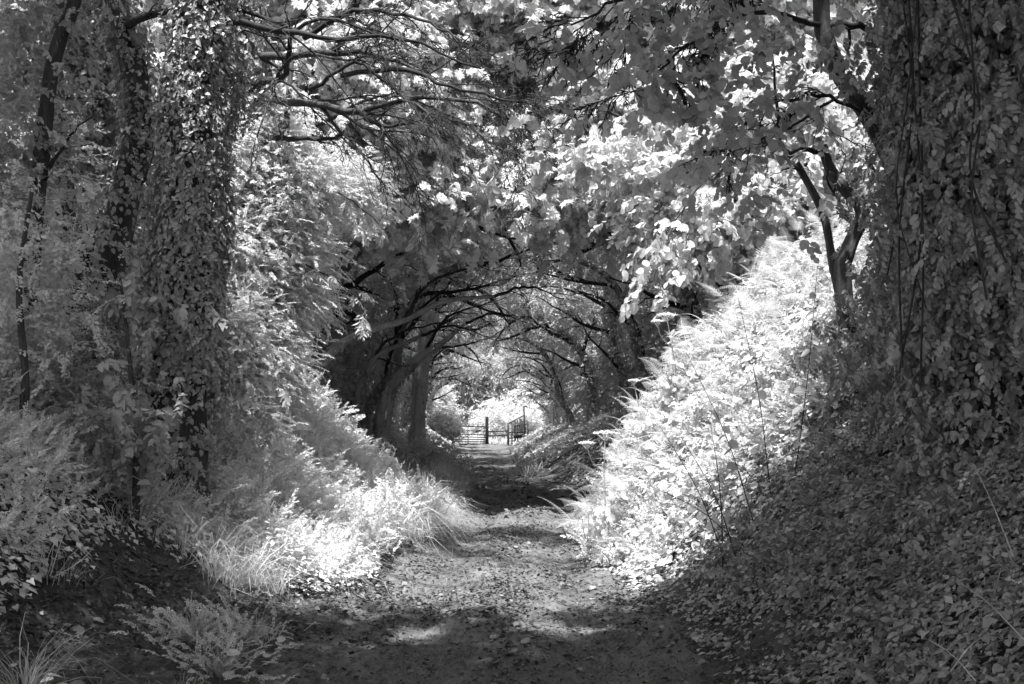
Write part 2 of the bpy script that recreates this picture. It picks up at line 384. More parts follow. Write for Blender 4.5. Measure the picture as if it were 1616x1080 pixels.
# ------------------------------------------------------------------ ground and track
def axis(dense0, dense1, step, lim0, lim1, g=1.06):
    a = list(np.arange(dense0, dense1, step)); s = step; v = a[-1]
    while v < lim1: s *= g; v += s; a.append(v)
    s = step; v = a[0]; b = []
    while v > lim0: s *= g*1.03; v -= s; b.append(v)
    return np.array(b[::-1]+a)
def sheet(name, X, Y, Z, mat):
    ny, nx = X.shape; V = np.stack([X, Y, Z], -1).reshape(-1, 3)
    i = (np.arange(ny-1)[:, None]*nx+np.arange(nx-1)[None]).reshape(-1)
    L = np.stack([i, i+1, i+nx+1, i+nx], -1).reshape(-1)
    return link_mesh(name, raw_mesh(name, V, np.full(len(i), 4), L, smooth=True), mat)
xs = axis(-6.5, 6.5, .06, -500, 500, 1.09); ys = axis(2, 17, .06, -60, 700, 1.028)
X, Y = np.meshgrid(xs, ys); Z = H(X.ravel(), Y.ravel()).reshape(X.shape)
sheet('ground', X, Y, Z, M['soil'])['kind'] = 'structure'
ty = axis(2, 17, .05, -8, 64, 1.02); ty = ty[ty < 66]; u = np.linspace(0, 1, 64)
le = np.interp(ty, YL, LE)-.25; re = np.interp(ty, YL, RE)+.12
q0 = np.stack([ty*1.3, 0*ty, 0*ty], 1)
le = le+.5*(fbm(q0, 51)-.5)+.12*(fbm(q0*5, 52)-.5); re = re+.5*(fbm(q0, 53)-.5)+.12*(fbm(q0*5, 54)-.5)
X = le[:, None]+(re-le)[:, None]*u[None]; Y = np.repeat(ty[:, None], 64, 1)
Z = H(X.ravel(), Y.ravel()).reshape(X.shape)+.012
Z[:, 0] -= .03; Z[:, -1] -= .03
sheet('path', X, Y, Z, M['track'])['kind'] = 'structure'

# ------------------------------------------------------------------ ground litter and ground cover ("stuff")
rng = np.random.default_rng(5)
def on_ground(n, x0, x1, y0, y1, ypow=1.0):
    x = rng.uniform(x0, x1, n); y = y0+(y1-y0)*rng.random(n)**ypow
    return x, y
def stick(x, y, lift): return np.stack([x, y, H(x, y)+lift], 1)
def bed(L, tpls, x, y, lift, size, lie=.5, mask=None, bias=None, downhill=.6):
    if mask is not None: x = x[mask]; y = y[mask]; lift = lift[mask]
    p = stick(x, y, lift); n = Hn(x, y); dh = n.copy(); dh[:, 2] = 0; dh = dh+rng.normal(0, .02, dh.shape)
    d = unit(dh)*downhill+rng.normal(0, .6, p.shape); d = d-n*np.sum(d*n, 1, keepdims=True)*.8
    up = n+np.array([[0, 0, .5]])+rng.normal(0, lie, p.shape)
    R = frames(d, up, rng.normal(0, .3, len(p)), rng); sc = size*rng.uniform(.5, 1.35, len(p))
    ch = rng.integers(0, len(tpls), len(p))
    for i, t in enumerate(tpls):
        m = ch == i; L.add(t, p[m], R[m], sc[m], rng, None if bias is None else np.full(m.sum(), bias))
# fallen leaves
L = Leaves()
for n, x0, x1, y0, y1, s_, b in ((60000, -3.4, 1.6, 3.3, 8.5, .019, -.15), (30000, -1.6, 1.2, 8, 15, .024, -.05)):
    x, y = on_ground(n, x0, x1, y0, y1, 1.1); k = rng.random(n) < np.clip(4*(fbm(np.stack([x*3, y*2, 0*x], 1), 62)-.38), .15, 1)
    bed(L, [LS_, LO_, LL_], x, y, rng.uniform(.004, .018, n), s_, .6, k, b, 0)
for n, x0, x1, y0, y1, s, b in ((34000, -3.6, 1.6, 3.4, 11, .032, -.3), (24000, -1.6, 1.3, 8, 20, .04, -.1), (9000, -5, 3, 16, 40, .08, -.3), (1300, -3.5, 1.4, 3.4, 16, .06, .5),
                              (9000, -4.8, -1.0, 3.0, 10, .045, -.35)):
    x, y = on_ground(n, x0, x1, y0, y1, 1.2)
    uu = np.abs(x-.5*(np.interp(y, YL, LE)+np.interp(y, YL, RE))); k = rng.random(n) < np.clip(3.2*(fbm(np.stack([x*2.2, y*1.2, 0*x], 1), 61)-.33), .2, 1)*(.45+.9*np.exp(-(uu/.22)**2)+.9*np.clip(uu-.6, 0, 1))
    bed(L, [LR_, LI_, LS_], x, y, rng.uniform(.006, .035, n), s, .45, k, b, 0)
tag(L.build('leaf_litter', M['litter']), 'dead leaves and crumbs of bark scattered over the track and bare soil', 'leaf litter', kind='stuff')
# ivy over the right bank
L = Leaves()
for n, x0, x1, y0, y1, s in ((115000, 1.25, 7.0, 2.4, 11.5, .046), (16000, 1.0, 3.4, 3.2, 8, .034), (30000, 1.6, 6.5, 3, 11, .034), (2500, 1.6, 6.5, 2.5, 10, .07)):
    x, y = on_ground(n, x0, x1, y0, y1)
    e = x-np.interp(y, YL, RE)
    m = fbm(np.stack([x*1.5+y*.4, y*1.1, 0*x], 1), 71)
    k = (e > .15) & (rng.random(n) < np.clip(e*.9, .12, 1)*np.clip((m-.33)*5.5, .16, 1))
    lift = rng.uniform(.01, .07, n)+.22*np.clip(m-.42, 0, 1)*rng.random(n)
    bed(L, [LI_, LO_, LI_, LS_], x, y, lift, s, .48, k)
x, y = on_ground(5200, 1.5, 6.5, 2.8, 11); e = x-np.interp(y, YL, RE); mm = fbm(np.stack([x*1.3, y*1.3, 0*x], 1), 72); k = (e > .5) & (mm > .42); x, y, mm = x[k], y[k], mm[k]; nn = Hn(x, y)
p = stick(x, y, .03+.5*np.clip(mm-.42, 0, 1)*rng.random(len(x))); d = nn*[1.3, 1.3, .5]+rng.normal(0, .5, p.shape); R_ = frames(d, nn+[[0, 0, .8]]+rng.normal(0, .3, p.shape), rng.normal(0, .4, len(p)), rng); c_ = rng.integers(0, 5, len(p)); sc = rng.uniform(.1, .2, len(p))
for i in range(5): m = c_ == i; L.add(SP_IVY[i], p[m], R_[m], sc[m], rng)
x, y = on_ground(1500, 1.6, 6, 3, 10); k = fbm(np.stack([x, y, 0*x], 1), 73) > .55; tuft_x, tuft_y = x[k], y[k]
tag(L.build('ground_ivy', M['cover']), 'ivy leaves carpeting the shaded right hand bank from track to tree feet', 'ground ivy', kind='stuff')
# mixed herbs on the left bank and up under the trees
L = Leaves()
for n, x0, x1, y0, y1, s in ((60000, -7, -1.2, 4, 13, .05), (9000, -6, -2.3, 4, 10, .07)):
    x, y = on_ground(n, x0, x1, y0, y1)
    e = np.interp(y, YL, LE)-x; hh = H(x, y)
    m = fbm(np.stack([x*1.3, y*1.3, 0*x], 1), 81)
    em = np.interp(y, [3, 5, 7.6, 8.5, 9.5], [1.9, 1.5, 1.65, 1.0, .2]); k = (e > em+.5*(m-.5)) & (rng.random(n) < np.clip((m-.28)*4, .05, 1)*np.clip((e-em+.2)*1.6, .05, 1))
    bed(L, [LI_, LS_, LS_], x, y, rng.uniform(.01, .30, n)*np.clip(m*1.4, .2, 1), s, .5, k)
x, y = on_ground(34000, -3.6, -.9, 8.6, 15); bed(L, [LS_, LI_, LO_], x, y, rng.uniform(.02, .42, 34000)*np.clip(2.2*fbm(np.stack([x*2, y*2, 0*x], 1), 105)-.3, .1, 1.3), .045, .5, np.interp(y, YL, LE)-x > .1+.6*(fbm(np.stack([x*2, y*2, 0*x], 1), 106)))
def froth0(n, x0, x1, y0, y1, lo, size, hmax, s):
    x, y = on_ground(n, x0, x1, y0, y1); e = np.interp(y, YL, LE)-x; k = e > lo+.9*(fbm(np.stack([x*1.8, y*1.8, 0*x], 1), s)-.5)+np.interp(y, [8, 8.7, 9.5, 11], [1.5, .9, .2, 0]); x = x[k]; y = y[k]
    h = rng.random(len(x))**.7*hmax*np.clip((fbm(np.stack([x*1.5, y*1.5, 0*x], 1), s+1)-.3)*2.8, .1, 1.3); p = stick(x, y, h); nn = Hn(x, y); d = nn*[1.2, 1.2, .3]+rng.normal(0, .5, p.shape)+[[0, 0, .5]]
    R_ = frames(d, nn+rng.normal(0, .4, p.shape)+[[0, 0, .6]], rng.normal(0, .4, len(p)), rng); ch = rng.integers(0, 3, len(p)); sc = size*rng.uniform(.6, 1.3, len(p))
    for i, t in enumerate(SP_FINE): m = ch == i; L.add(t, p[m], R_[m], sc[m], rng)
froth0(9500, -4.6, -.95, 8.6, 15, .25, .26, .5, 151)
froth0(5000, -6, -2.6, 5, 10, .5, .2, .35, 161)
tag(L.build('bank_herbs', M['herb']), 'low leafy herbs and small ivy over the left hand bank', 'undergrowth', kind='stuff')
for i in range(46):
    x_ = rng.uniform(-3.2, 3.6); y_ = rng.uniform(4, 10.5); a_ = rng.uniform(0, 6.28); l_ = rng.uniform(.12, .5)
    t_ = np.linspace(-.5, .5, 6)*l_; qx = x_+t_*math.cos(a_)+rng.normal(0, .006, 6); qy = y_+t_*math.sin(a_)+rng.normal(0, .006, 6)
    if i == 0: DB = Tubes()
    DB.add(np.stack([qx, qy, H(qx, qy)+.012], 1), np.linspace(.006, .003, 6)*rng.uniform(.5, 1.4), 4, cap=False)
tag(DB.build('twig_litter', M['dry' if 0 else 'palebark']), 'fallen twigs strewn over the soil and foot of the banks', 'twigs', kind='stuff')
# far banks in the tunnel: scrubby cover
L = Leaves()
for n, x0, x1, y0, y1, s in ((26000, -9, -1, 14.5, 30, .09), (26000, 1, 8, 15, 30, .09), (26000, -12, -1.8, 30, 64, .16), (26000, 0, 10, 30, 64, .16), (18000, -12, -4, 4, 16, .09), (12000, 5, 11, 4, 16, .09)):
    x, y = on_ground(n, x0, x1, y0, y1)
    e = np.maximum(np.interp(y, YL, LE)-x, x-np.interp(y, YL, RE)); m = fbm(np.stack([x*.9, y*.9, 0*x], 1), 91)
    k = (e > .25) & (rng.random(n) < np.clip((m-.3)*3.5, .05, 1))
    bed(L, [LS_], x, y, rng.uniform(.01, .25, n), s, .6, k)
pass
tag(L.build('scrub_cover', M['tun']), 'dim leafy scrub covering the banks further down the hollow lane', 'undergrowth', kind='stuff')

# ------------------------------------------------------------------ grass
def blade(w=.012, bend=.5):
    V = []; F = []
    for i, t in enumerate((0, .3, .6, .85)):
        ww = w*(1-t*.7); V += [[-ww, bend*.55*t*t, t*(1-.25*bend*t)], [ww, bend*.55*t*t, t*(1-.25*bend*t)]]
    V.append([0, bend*.8, .95-.5*bend])
    for i in range(3): F.append((i*2, i*2+1, i*2+3, i*2+2))
    F.append((6, 7, 8)); return np.array(V, float), F, [0]*4
BL = [blade(.011, b) for b in (.3, .7, 1.1)]
def tuft(L, p, h, jit=.25, nrm=None, tp=BL, out_=None):
    n = len(p); a = rng.uniform(0, 2*math.pi, n)
    d = np.stack([np.cos(a), np.sin(a), 0*a], 1)
    if out_ is not None: d = unit(out_+d*.35)
    up = np.array([[0, 0, 1.]])+rng.normal(0, jit, (n, 3))
    d = d-up*np.sum(d*up, 1, keepdims=True)/np.sum(up*up, 1, keepdims=True)
    R = frames(d, up, 0*a, rng); ch = rng.integers(0, len(tp), n)
    for i, t in enumerate(tp):
        m = ch == i; L.add(t, p[m], R[m], (h*rng.uniform(.5, 1.25, n))[m], rng)
L = Leaves()
def tussocks(L, nc, x0, x1, y0, y1, per, h, ok, spread=.07):
    x, y = on_ground(nc, x0, x1, y0, y1); k = ok(x, y); x = x[k]; y = y[k]
    hh = h*rng.uniform(.35, 1.25, len(x))*(.6+.8*fbm(np.stack([x*1.1, y*1.1, 0*x], 1), 131)); m = rng.integers(per//3, per, len(x)); i = np.repeat(np.arange(len(x)), m)
    a = rng.uniform(0, 2*math.pi, len(i)); o = np.stack([np.cos(a), np.sin(a), 0*a], 1); r = np.abs(rng.normal(0, spread, len(i)))
    px_, py_ = x[i]+o[:, 0]*r, y[i]+o[:, 1]*r; nn = Hn(px_, py_)
    tuft(L, stick(px_, py_, -.01), hh[i], .34, tp=BLG, out_=unit(o+nn*[1.6, 1.6, 0]))
BLG = [blade(.011, .35), blade(.010, .8), blade(.009, 1.3), blade(.013, 1.7)]
edge = lambda x, y: np.interp(y, YL, LE)-x
nz = lambda x, y, s, f=1.7: fbm(np.stack([x*f, y*f, 0*x], 1), s)
tussocks(L, 1500, -3.6, -.65, 8.2, 15.2, 50, .36, lambda x, y: (edge(x, y) > np.interp(y, [8, 8.7, 9.5, 11], [1.3, .8, .35, .22])+1.1*(nz(x, y, 101)-.5)) & (edge(x, y) < 1.9+1.6*(nz(x, y, 102)-.5)))
tussocks(L, 170, -1.6, -1.05, 11.6, 13.6, 40, .5, lambda x, y: edge(x, y) > 0)
tussocks(L, 260, -5, -1.6, 5.5, 10.5, 30, .3, lambda x, y: (edge(x, y) > 1.6) & (nz(x, y, 103) > .5))
tussocks(L, 300, -2.4, -.8, 16, 24, 40, .36, lambda x, y: edge(x, y) > 0)
tussocks(L, 160, -1.4, 1.2, 8, 26, 14, .1, lambda x, y: nz(x, y, 104) > .55)
tag(L.build('bank_grass', M['grass']), 'pale sunlit grass spilling down the left bank to the track', 'grass', kind='stuff')
L = Leaves()
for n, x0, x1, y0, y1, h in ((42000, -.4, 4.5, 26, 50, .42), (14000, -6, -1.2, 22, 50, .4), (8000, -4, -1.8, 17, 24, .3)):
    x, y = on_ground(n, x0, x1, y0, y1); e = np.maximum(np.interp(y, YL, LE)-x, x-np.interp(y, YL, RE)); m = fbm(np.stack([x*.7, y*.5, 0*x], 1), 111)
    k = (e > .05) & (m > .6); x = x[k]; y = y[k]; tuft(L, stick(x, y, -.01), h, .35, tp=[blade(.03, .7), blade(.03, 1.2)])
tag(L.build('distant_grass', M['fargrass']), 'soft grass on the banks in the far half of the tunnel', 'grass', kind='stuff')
L = Leaves(); a = rng.uniform(0, 6.28, len(tuft_x)*9); i = np.repeat(np.arange(len(tuft_x)), 9); o = np.stack([np.cos(a), np.sin(a), 0*a], 1); gx, gy = tuft_x[i]+o[:, 0]*.03, tuft_y[i]+o[:, 1]*.03
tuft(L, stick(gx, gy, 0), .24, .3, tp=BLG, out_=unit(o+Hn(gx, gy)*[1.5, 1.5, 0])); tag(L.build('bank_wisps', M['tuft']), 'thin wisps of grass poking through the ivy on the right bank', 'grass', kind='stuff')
L = Leaves()
x, y = on_ground(60000, -30, 30, 64, 110); tuft(L, stick(x, y, -.02), .5, .3, tp=[blade(.05, .6)])
tag(L.build('field_grass', M['grass']), 'bright open field grass beyond the gate', 'grass', kind='stuff')

def seed_grass(px, py, d, h, lean, label):
    r0 = np.random.default_rng(int(px*5+py)); b = P(px, py, d); b[2] = hz(b[0], b[1]); r = empty('seeding_grass', b, label, 'grass stem', 'seeding grasses on the left bank')
    for i in range(4):
        q = b+[r0.normal(0, .05), r0.normal(0, .05), 0]; hh = h*r0.uniform(.75, 1.1); t_ = q+[lean*hh*.5*r0.uniform(.5, 1.3), r0.normal(0, .08), hh]
        pth = smooth_path([q, q*.4+t_*.6-[lean*.05, 0, 0], t_, t_+[lean*.09, 0, -.06]], 9); T = Tubes(); T.add(pth, np.linspace(.0035, .0018, 9), 3, cap=False); st = T.build('stalk', M['stem'], r)
        L = Leaves(); tt = r0.uniform(6, 8, 26); k = np.minimum(tt.astype(int), 7); qq = pth[k]+(pth[k+1]-pth[k])*(tt-k)[:, None]
        L.add(LL_, qq, frames(r0.normal(0, .4, (26, 3))+[lean*.6, 0, -.5], np.tile([0, 0, 1.], (26, 1)), r0.normal(0, 1, 26), r0), np.full(26, .035), r0); L.build('seed_head', M['grass'], r)
seed_grass(505, 700, 12.6, .62, 1, 'seeding grass nodding over the dark hollow, highest on the sunlit left bank')
seed_grass(560, 750, 13.0, .6, 1, 'seeding grass arching over the dark hollow at the dip of the sunlit bank')
seed_grass(600, 760, 12.6, .5, 1, 'short seeding grass in the dip between the bank and the grassy mound')
seed_grass(650, 770, 12.4, .55, 1, 'seeding grass on the crest of the grassy mound beside the track')
seed_grass(690, 800, 12.2, .45, 1, 'seeding grass leaning out over the track from the mound')

def grass_clump(px, py, d, n, h, label, flop=1.0, broad=0, leafy=0):
    b = P(px, py, d); b[2] = hz(b[0], b[1])
    L = Leaves(); a = rng.uniform(0, 2*math.pi, n); o = np.stack([np.cos(a), np.sin(a), 0*a], 1)
    p = b+o*rng.uniform(0, .09, n)[:, None]
    tuft(L, p, h, .28*flop, tp=[blade(.008, .9), blade(.008, 1.4), blade(.009, 1.8)], out_=o)
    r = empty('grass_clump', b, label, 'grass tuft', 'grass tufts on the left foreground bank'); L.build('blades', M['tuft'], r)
    if leafy:
        L3 = Leaves(); q = b+np.stack([rng.normal(0, .15, leafy), rng.normal(0, .15, leafy), np.abs(rng.normal(0, .09, leafy))], 1); q[:, 2] += H(q[:, 0], q[:, 1])-b[2]
        L3.add(SP_FINE[0], q, frames(unit(q-b+[0, 0, .08])+rng.normal(0, .4, q.shape), np.tile([0, -.3, 1.], (leafy, 1)), rng.normal(0, .4, leafy), rng), rng.uniform(.08, .16, leafy), rng); L3.build('leaves', M['herb'], r)
    if broad:
        L2 = Leaves(); q = b+np.stack([rng.normal(.05, .12, broad), rng.normal(0, .1, broad), rng.uniform(.03, .14, broad)], 1)
        R = frames(rng.normal(0, 1, (broad, 3))*[1, 1, .2], np.tile([0, -.4, 1.], (broad, 1)), rng.normal(0, .3, broad), rng)
        L2.add(LR_, q, R, rng.uniform(.035, .075, broad), rng); L2.build('broad_leaves', M['herb'], r)
grass_clump(45, 985, 4.9, 110, .42, 'arching tuft of long pale grass on bare soil at the left edge', 1.2, 5)
grass_clump(235, 1050, 4.6, 130, .30, 'low grass tuft with broad round leaves at the bottom left of the bare soil', 1.4, 12)
grass_clump(20, 1075, 4.4, 60, .2, 'small grass tuft cut by the bottom left corner of the photo', 1.2)
grass_clump(310, 930, 6.2, 300, .30, 'dense round grass clump alone in the middle of the dark soil', 1.1, 0, 120)
grass_clump(350, 985, 5.7, 160, .22, 'small leafy grass clump just below the dense round clump', 1.3, 16, 90)
grass_clump(400, 925, 6.8, 120, .26, 'thin grass clump between the dense round clump and the sunlit grass', 1.1, 0, 90)
grass_clump(290, 1010, 5.2, 60, .18, 'sparse little grass tuft between the round clump and the bottom edge', 1.3)

# ------------------------------------------------------------------ ferns, umbels, tall stems
def frond_tpl(pairs=15, detail=True, arch=.8):
    parts = []
    c = lambda t: np.array([0, t*(1-.2*arch*t), arch*(.42*t-.62*t*t)])
    V = []; F = []
    ts = np.linspace(0, 1, 8)
    for t in ts: p = c(t); w_ = .006*(1-.8*t); V += [p+[w_, 0, 0], p-[w_, 0, 0]]
    for i in range(7): F.append((2*i, 2*i+1, 2*i+3, 2*i+2))
    parts.append((np.array(V), F, [0]*7))
    for i in range(pairs):
        t = .22+.77*i/(pairs-1); ln = .27*min(1, (1-t)*1.25)**.85*min(1, .55+t*1.4)+.012
        for s in (1, -1):
            if detail:
                k = 6; pv = []; pf = []
                for j in range(k):
                    y0 = ln*j/k; wd = ln*.085*(1-j/k*.7); nb = len(pv)
                    for q in (-1, 1):
                        nb = len(pv); pv += [[0, y0, 0], [q*wd, y0+ln*.10, .003], [q*wd*.9, y0+ln/k*.8, .0], [0, y0+ln/k*.72, 0]]; pf.append((nb, nb+1, nb+2, nb+3))
                leaf = (np.array(pv), pf, [0]*len(pf))
            else: leaf = (np.array([[0, 0, 0], [ln*.14, ln*.3, 0], [0, ln, -.01], [-ln*.14, ln*.3, 0]]), [(0, 1, 2, 3)], [0])
            v = leaf[0]@rotx(-.18).T@rotz(-s*(1.25-.35*t)).T
            parts.append((v+c(t), leaf[1], leaf[2]))
    return merge(parts)
FR = [frond_tpl(15, True, a) for a in (.5, .9)]; FRL = [frond_tpl(14, False, a) for a in (.6, 1.0)]
def frond_R(dirs, rise, rng):
    d = unit(dirs+np.array([0, 0, 1.])*rise); return frames(d, np.tile([0, 0, 1.], (len(d), 1)), rng.normal(0, .25, len(d)), rng)
def fern(px, py, d, label, n=7, size=.85, face=(-1, -.4)):
    r0 = np.random.default_rng(int(px*7+py)); b = P(px, py, d); b[2] = hz(b[0], b[1])
    r = empty('fern', b, label, 'fern', 'bracken ferns edging the sunlit right bank')
    for i in range(n):
        a = math.atan2(face[1], face[0])+r0.normal(0, 1.0); dr = np.array([[math.cos(a), math.sin(a), 0]])
        hgt = r0.uniform(.25, .65)*size
        st = Tubes(); top = b+np.array([dr[0][0]*.12, dr[0][1]*.12, hgt]); st.add([b, (b+top)/2+r0.normal(0, .02, 3), top], [.006, .005, .004], 4, cap=False)
        s_ = st.build('stalk', M['stem'], r)
        L = Leaves(); L.add(FR[i % 2], top[None], frond_R(dr, r0.uniform(-.3, 1.1), r0), [size*r0.uniform(.6, 1)], r0, np.array([.2]))
        L.build('frond', M['fern'], r)
for px, d, sz, lab in (
    (930, 11.5, .8, 'feathery fern reaching over the track at the very foot of the sunlit bank'),
    (950, 12.6, .55, 'upright fern with spiky fronds just behind the lowest fern beside the track'),
    (1030, 13.2, .7, 'large drooping fern midway up the sunlit bank against the dark tunnel'),
    (1080, 13.7, .6, 'fern with sharply toothed fronds just under the upper white flower head'),
    (1140, 14.3, .65, 'fern on the shoulder of the bank with flat outstretched fronds'),
    (1225, 14.6, .6, 'bright fern high on the bank below the big overhanging leaves')):
    fern(px, 600, d, lab, 6, sz)
L = Leaves()
x, y = on_ground(1000, .6, 5.4, 11.2, 15.6); e = x-np.interp(y, YL, RE); k = e > .05; x, y = x[k], y[k]
a = rng.uniform(0, 2*math.pi, len(x)); dr = unit(np.stack([np.cos(a)-.3, np.sin(a)-.3, 0*a], 1)); R = frond_R(dr, rng.uniform(-.2, 1.4, len(x))[:, None], rng)
p = stick(x, y, rng.uniform(.15, .75, len(x))*np.clip(x-np.interp(y, YL, RE)+.25, .2, 1))
for i in (0, 1): m = np.arange(len(x)) % 2 == i; L.add(FR[i], p[m], R[m], rng.uniform(.3, .65, m.sum()), rng)
tag(L.build('bracken_thicket', M['fern']), 'dense dazzling bracken clothing the sunlit right bank', 'bracken', kind='stuff')
L = Leaves()
for n, x0, x1, y0, y1, s in ((11000, .7, 5.8, 10.6, 15.6, .065), (7000, .9, 3.4, 9.0, 12, .065)):
    x, y = on_ground(n, x0, x1, y0, y1); e = x-np.interp(y, YL, RE); m = fbm(np.stack([x*1.8, y*1.8, 0*x], 1), 121)
    k = (e > .1) & (rng.random(n) < np.clip((m-.25)*3, .1, 1))
    bed(L, [LR_, LI_, LS_], x, y, rng.uniform(.02, .7, n)*np.clip(m*1.5, .3, 1)*np.clip(e*1.2, .15, 1), s, .55, k)
bumps = lambda x, y, s: np.clip((fbm(np.stack([x*1.4, y*1.4, 0*x], 1), s)-.3)*2.6, .12, 1.3)
def froth(L, tpls, n, x0, x1, y0, y1, ok, size, hmax, s):
    x, y = on_ground(n, x0, x1, y0, y1); k = ok(x, y); x = x[k]; y = y[k]; h = rng.random(len(x))**.7*hmax*bumps(x, y, s); nn = Hn(x, y)
    h *= np.clip(redge(x, y)*1.1+.12, .1, 1); p = stick(x, y, h); d = nn*[1.2, 1.2, .3]+rng.normal(0, .5, p.shape)+[[0, 0, .45]]
    R_ = frames(d, nn+rng.normal(0, .4, p.shape)+[[0, 0, .6]], rng.normal(0, .4, len(p)), rng); ch = rng.integers(0, len(tpls), len(p)); sc = size*rng.uniform(.6, 1.3, len(p))
    for i, t in enumerate(tpls): m = ch == i; L.add(t, p[m], R_[m], sc[m], rng)
redge = lambda x, y: x-np.interp(y, YL, RE)
froth(L, SP_FINE+SP_SMALL, 9000, .6, 5.6, 10.2, 15.6, lambda x, y: (redge(x, y) > .05) & (y > 10.4), .27, .58, 141)
froth(L, SP_ROUND, 420, .7, 4.5, 10.2, 15, lambda x, y: redge(x, y) > .2, .26, .62, 144)
froth(L, SP_FINE+SP_MID, 2600, 1.2, 3.6, 8.8, 11, lambda x, y: (redge(x, y) > .3) & (y > 9.6+1.2*(nz(x, y, 143)-.5)), .24, .4, 142)
tag(L.build('bramble_thicket', M['bramble']), 'broad leaved bramble and nettle growing up through the bracken on the right bank', 'undergrowth', kind='stuff')

def umbel(px, py, d, label, head=.13, side=True):
    r0 = np.random.default_rng(int(px+py)); top = P(px, py, d); b = top+np.array([.12, .1, 0]); b[2] = hz(b[0], b[1])
    r = empty('hogweed', b, label, 'wildflower', 'hogweed standing out of the sunlit bank')
    st = Tubes(); path = smooth_path([b, (b*.5+top*.5)+r0.normal(0, .04, 3), top], 8); st.add(path, np.linspace(.014, .007, 8), 6, cap=False)
    heads = [(top, head)]
    if side:
        for t, sx in ((.55, .28), (.72, -.2)):
            p = path[int(t*7)]; q = p+np.array([sx, -.08, .22+.1*t]); st.add(smooth_path([p, (p+q)/2+[sx*.2, 0, -.03], q], 5), np.linspace(.007, .004, 5), 4, cap=False); heads.append((q, head*.6))
    st.build('stem', M['stem'], r)
    for c, R_ in heads:
        L = Leaves(); t2 = Tubes(); n = 16
        for i in range(n):
            rr = R_*math.sqrt((i+.5)/n); a = i*2.4; e = c+np.array([rr*math.cos(a), rr*math.sin(a), .05-.25*rr])
            t2.add([c-[0, 0, R_*.5], e], .0022, 3, cap=False)
            m = 22; q = e+np.stack([r0.normal(0, R_*.10, m), r0.normal(0, R_*.10, m), r0.normal(0, .005, m)], 1)
            L.add(LS_, q, frames(r0.normal(0, 1, (m, 3))*[1, 1, .2], np.tile([0, 0, 1.], (m, 1)), r0.normal(0, .3, m), r0), np.full(m, .018), r0)
        f = L.build('flower_head', M['flower'], r); s_ = t2.build('spokes', M['stem'], r)
    L = Leaves(); m = 14; tt = r0.uniform(.1, .8, m)*7; q = np.array([path[int(t)] for t in tt])
    L.add(SP_ROUND[0], q, frames(r0.normal(0, 1, (m, 3))*[1, 1, .4], np.tile([0, 0, 1.], (m, 1)), r0.normal(0, .3, m), r0), r0.uniform(.15, .28, m), r0); L.build('leaves', M['herb'], r)
umbel(1052, 500, 12.6, 'tall hogweed with flat white flower head on the shoulder of the bank')
umbel(955, 686, 11.2, 'hogweed leaning over the track low on the sunlit bank with open flower head', .15)
umbel(1000, 605, 12.4, 'slim hogweed with a small flower head between the two taller ones', .07, False)

def leafy_stem(px, py, d, top, label, n=16, mat='herb', lf=.11, tpl=None, r_=.006):
    r0 = np.random.default_rng(int(px*3+py)); b = P(px, py, d); b[2] = min(b[2], hz(b[0], b[1]))
    t_ = P(*top); r = empty('leafy_stem', b, label, 'plant', 'tall stems in front of the sunlit bank')
    path = smooth_path([b, b*.55+t_*.45+np.array([.03, 0, .08]), t_], 10); s = Tubes(); s.add(path, np.linspace(r_, r_*.4, 10), 4, cap=False); s.build('stem', M['twig'], r)
    if n:
        L = Leaves(); tt = np.linspace(.35, 1, n)*9; i = np.minimum(tt.astype(int), 8); q = path[i]+(path[i+1]-path[i])*(tt-i)[:, None]
        dd = np.stack([np.where(np.arange(n) % 2, 1., -1.), r0.normal(0, .5, n), r0.normal(-.5, .2, n)], 1)
        L.add(tpl or LR_, q, frames(dd, np.tile([0, -.5, 1.], (n, 1)), r0.normal(0, .4, n), r0), lf*np.linspace(1.1, .5, n), r0); L.build('leaves', M[mat], r)
leafy_stem(1190, 700, 8.8, (1085, 560, 9.2), 'arching bramble shoot with paired leaves curving left before the bright ferns', 16, 'hazel', .1)
leafy_stem(1215, 640, 9.0, (1165, 470, 9.6), 'bramble shoot with hanging dark leaves reaching up before the bright ferns', 12, 'hazel', .11)
leafy_stem(1250, 640, 9.0, (1290, 420, 9.4), 'leafy shoot rising beside the slender leaning tree', 16, 'hazel', .12)
leafy_stem(1150, 860, 8.2, (1040, 670, 8.8), 'long bare dark stem bowed to the left over the lit leaves', 0)
leafy_stem(1165, 850, 8.2, (1075, 690, 8.8), 'second bare dark stem crossing beside the longest one', 0)
leafy_stem(1140, 840, 8.3, (1120, 660, 8.8), 'upright bare dark stem at the shade edge of the bank', 0)
leafy_stem(1180, 790, 8.3, (1010, 760, 8.9), 'low leafy shoot trailing toward the track out of the bramble', 14, 'herb', .09)
# dry stalks lower right
for a_, b_, lab in (((1616, 1010, 3.6), (1515, 920, 4.2), 'straight dry stalk slanting across the ivy at the right edge'), ((1540, 1075, 3.3), (1465, 1010, 3.6), 'short dry stalk at the bottom right corner'),
                    ((1600, 880, 4.2), (1535, 730, 4.8), 'fine dry stalk rising from the ivy above the slanting one'), ((1500, 1060, 3.4), (1560, 1000, 3.8), 'pale dry stalk crossing the short one near the bottom edge')):
    p0, p1 = P(*a_), P(*b_); r = Tubes(); r.add(smooth_path([p0, (p0+p1)/2+[0, 0, .02], p1], 6), np.linspace(.0035, .002, 6), 4)
    o = r.build('dry_stalk', M['dry']); tag(o, lab, 'stalk')

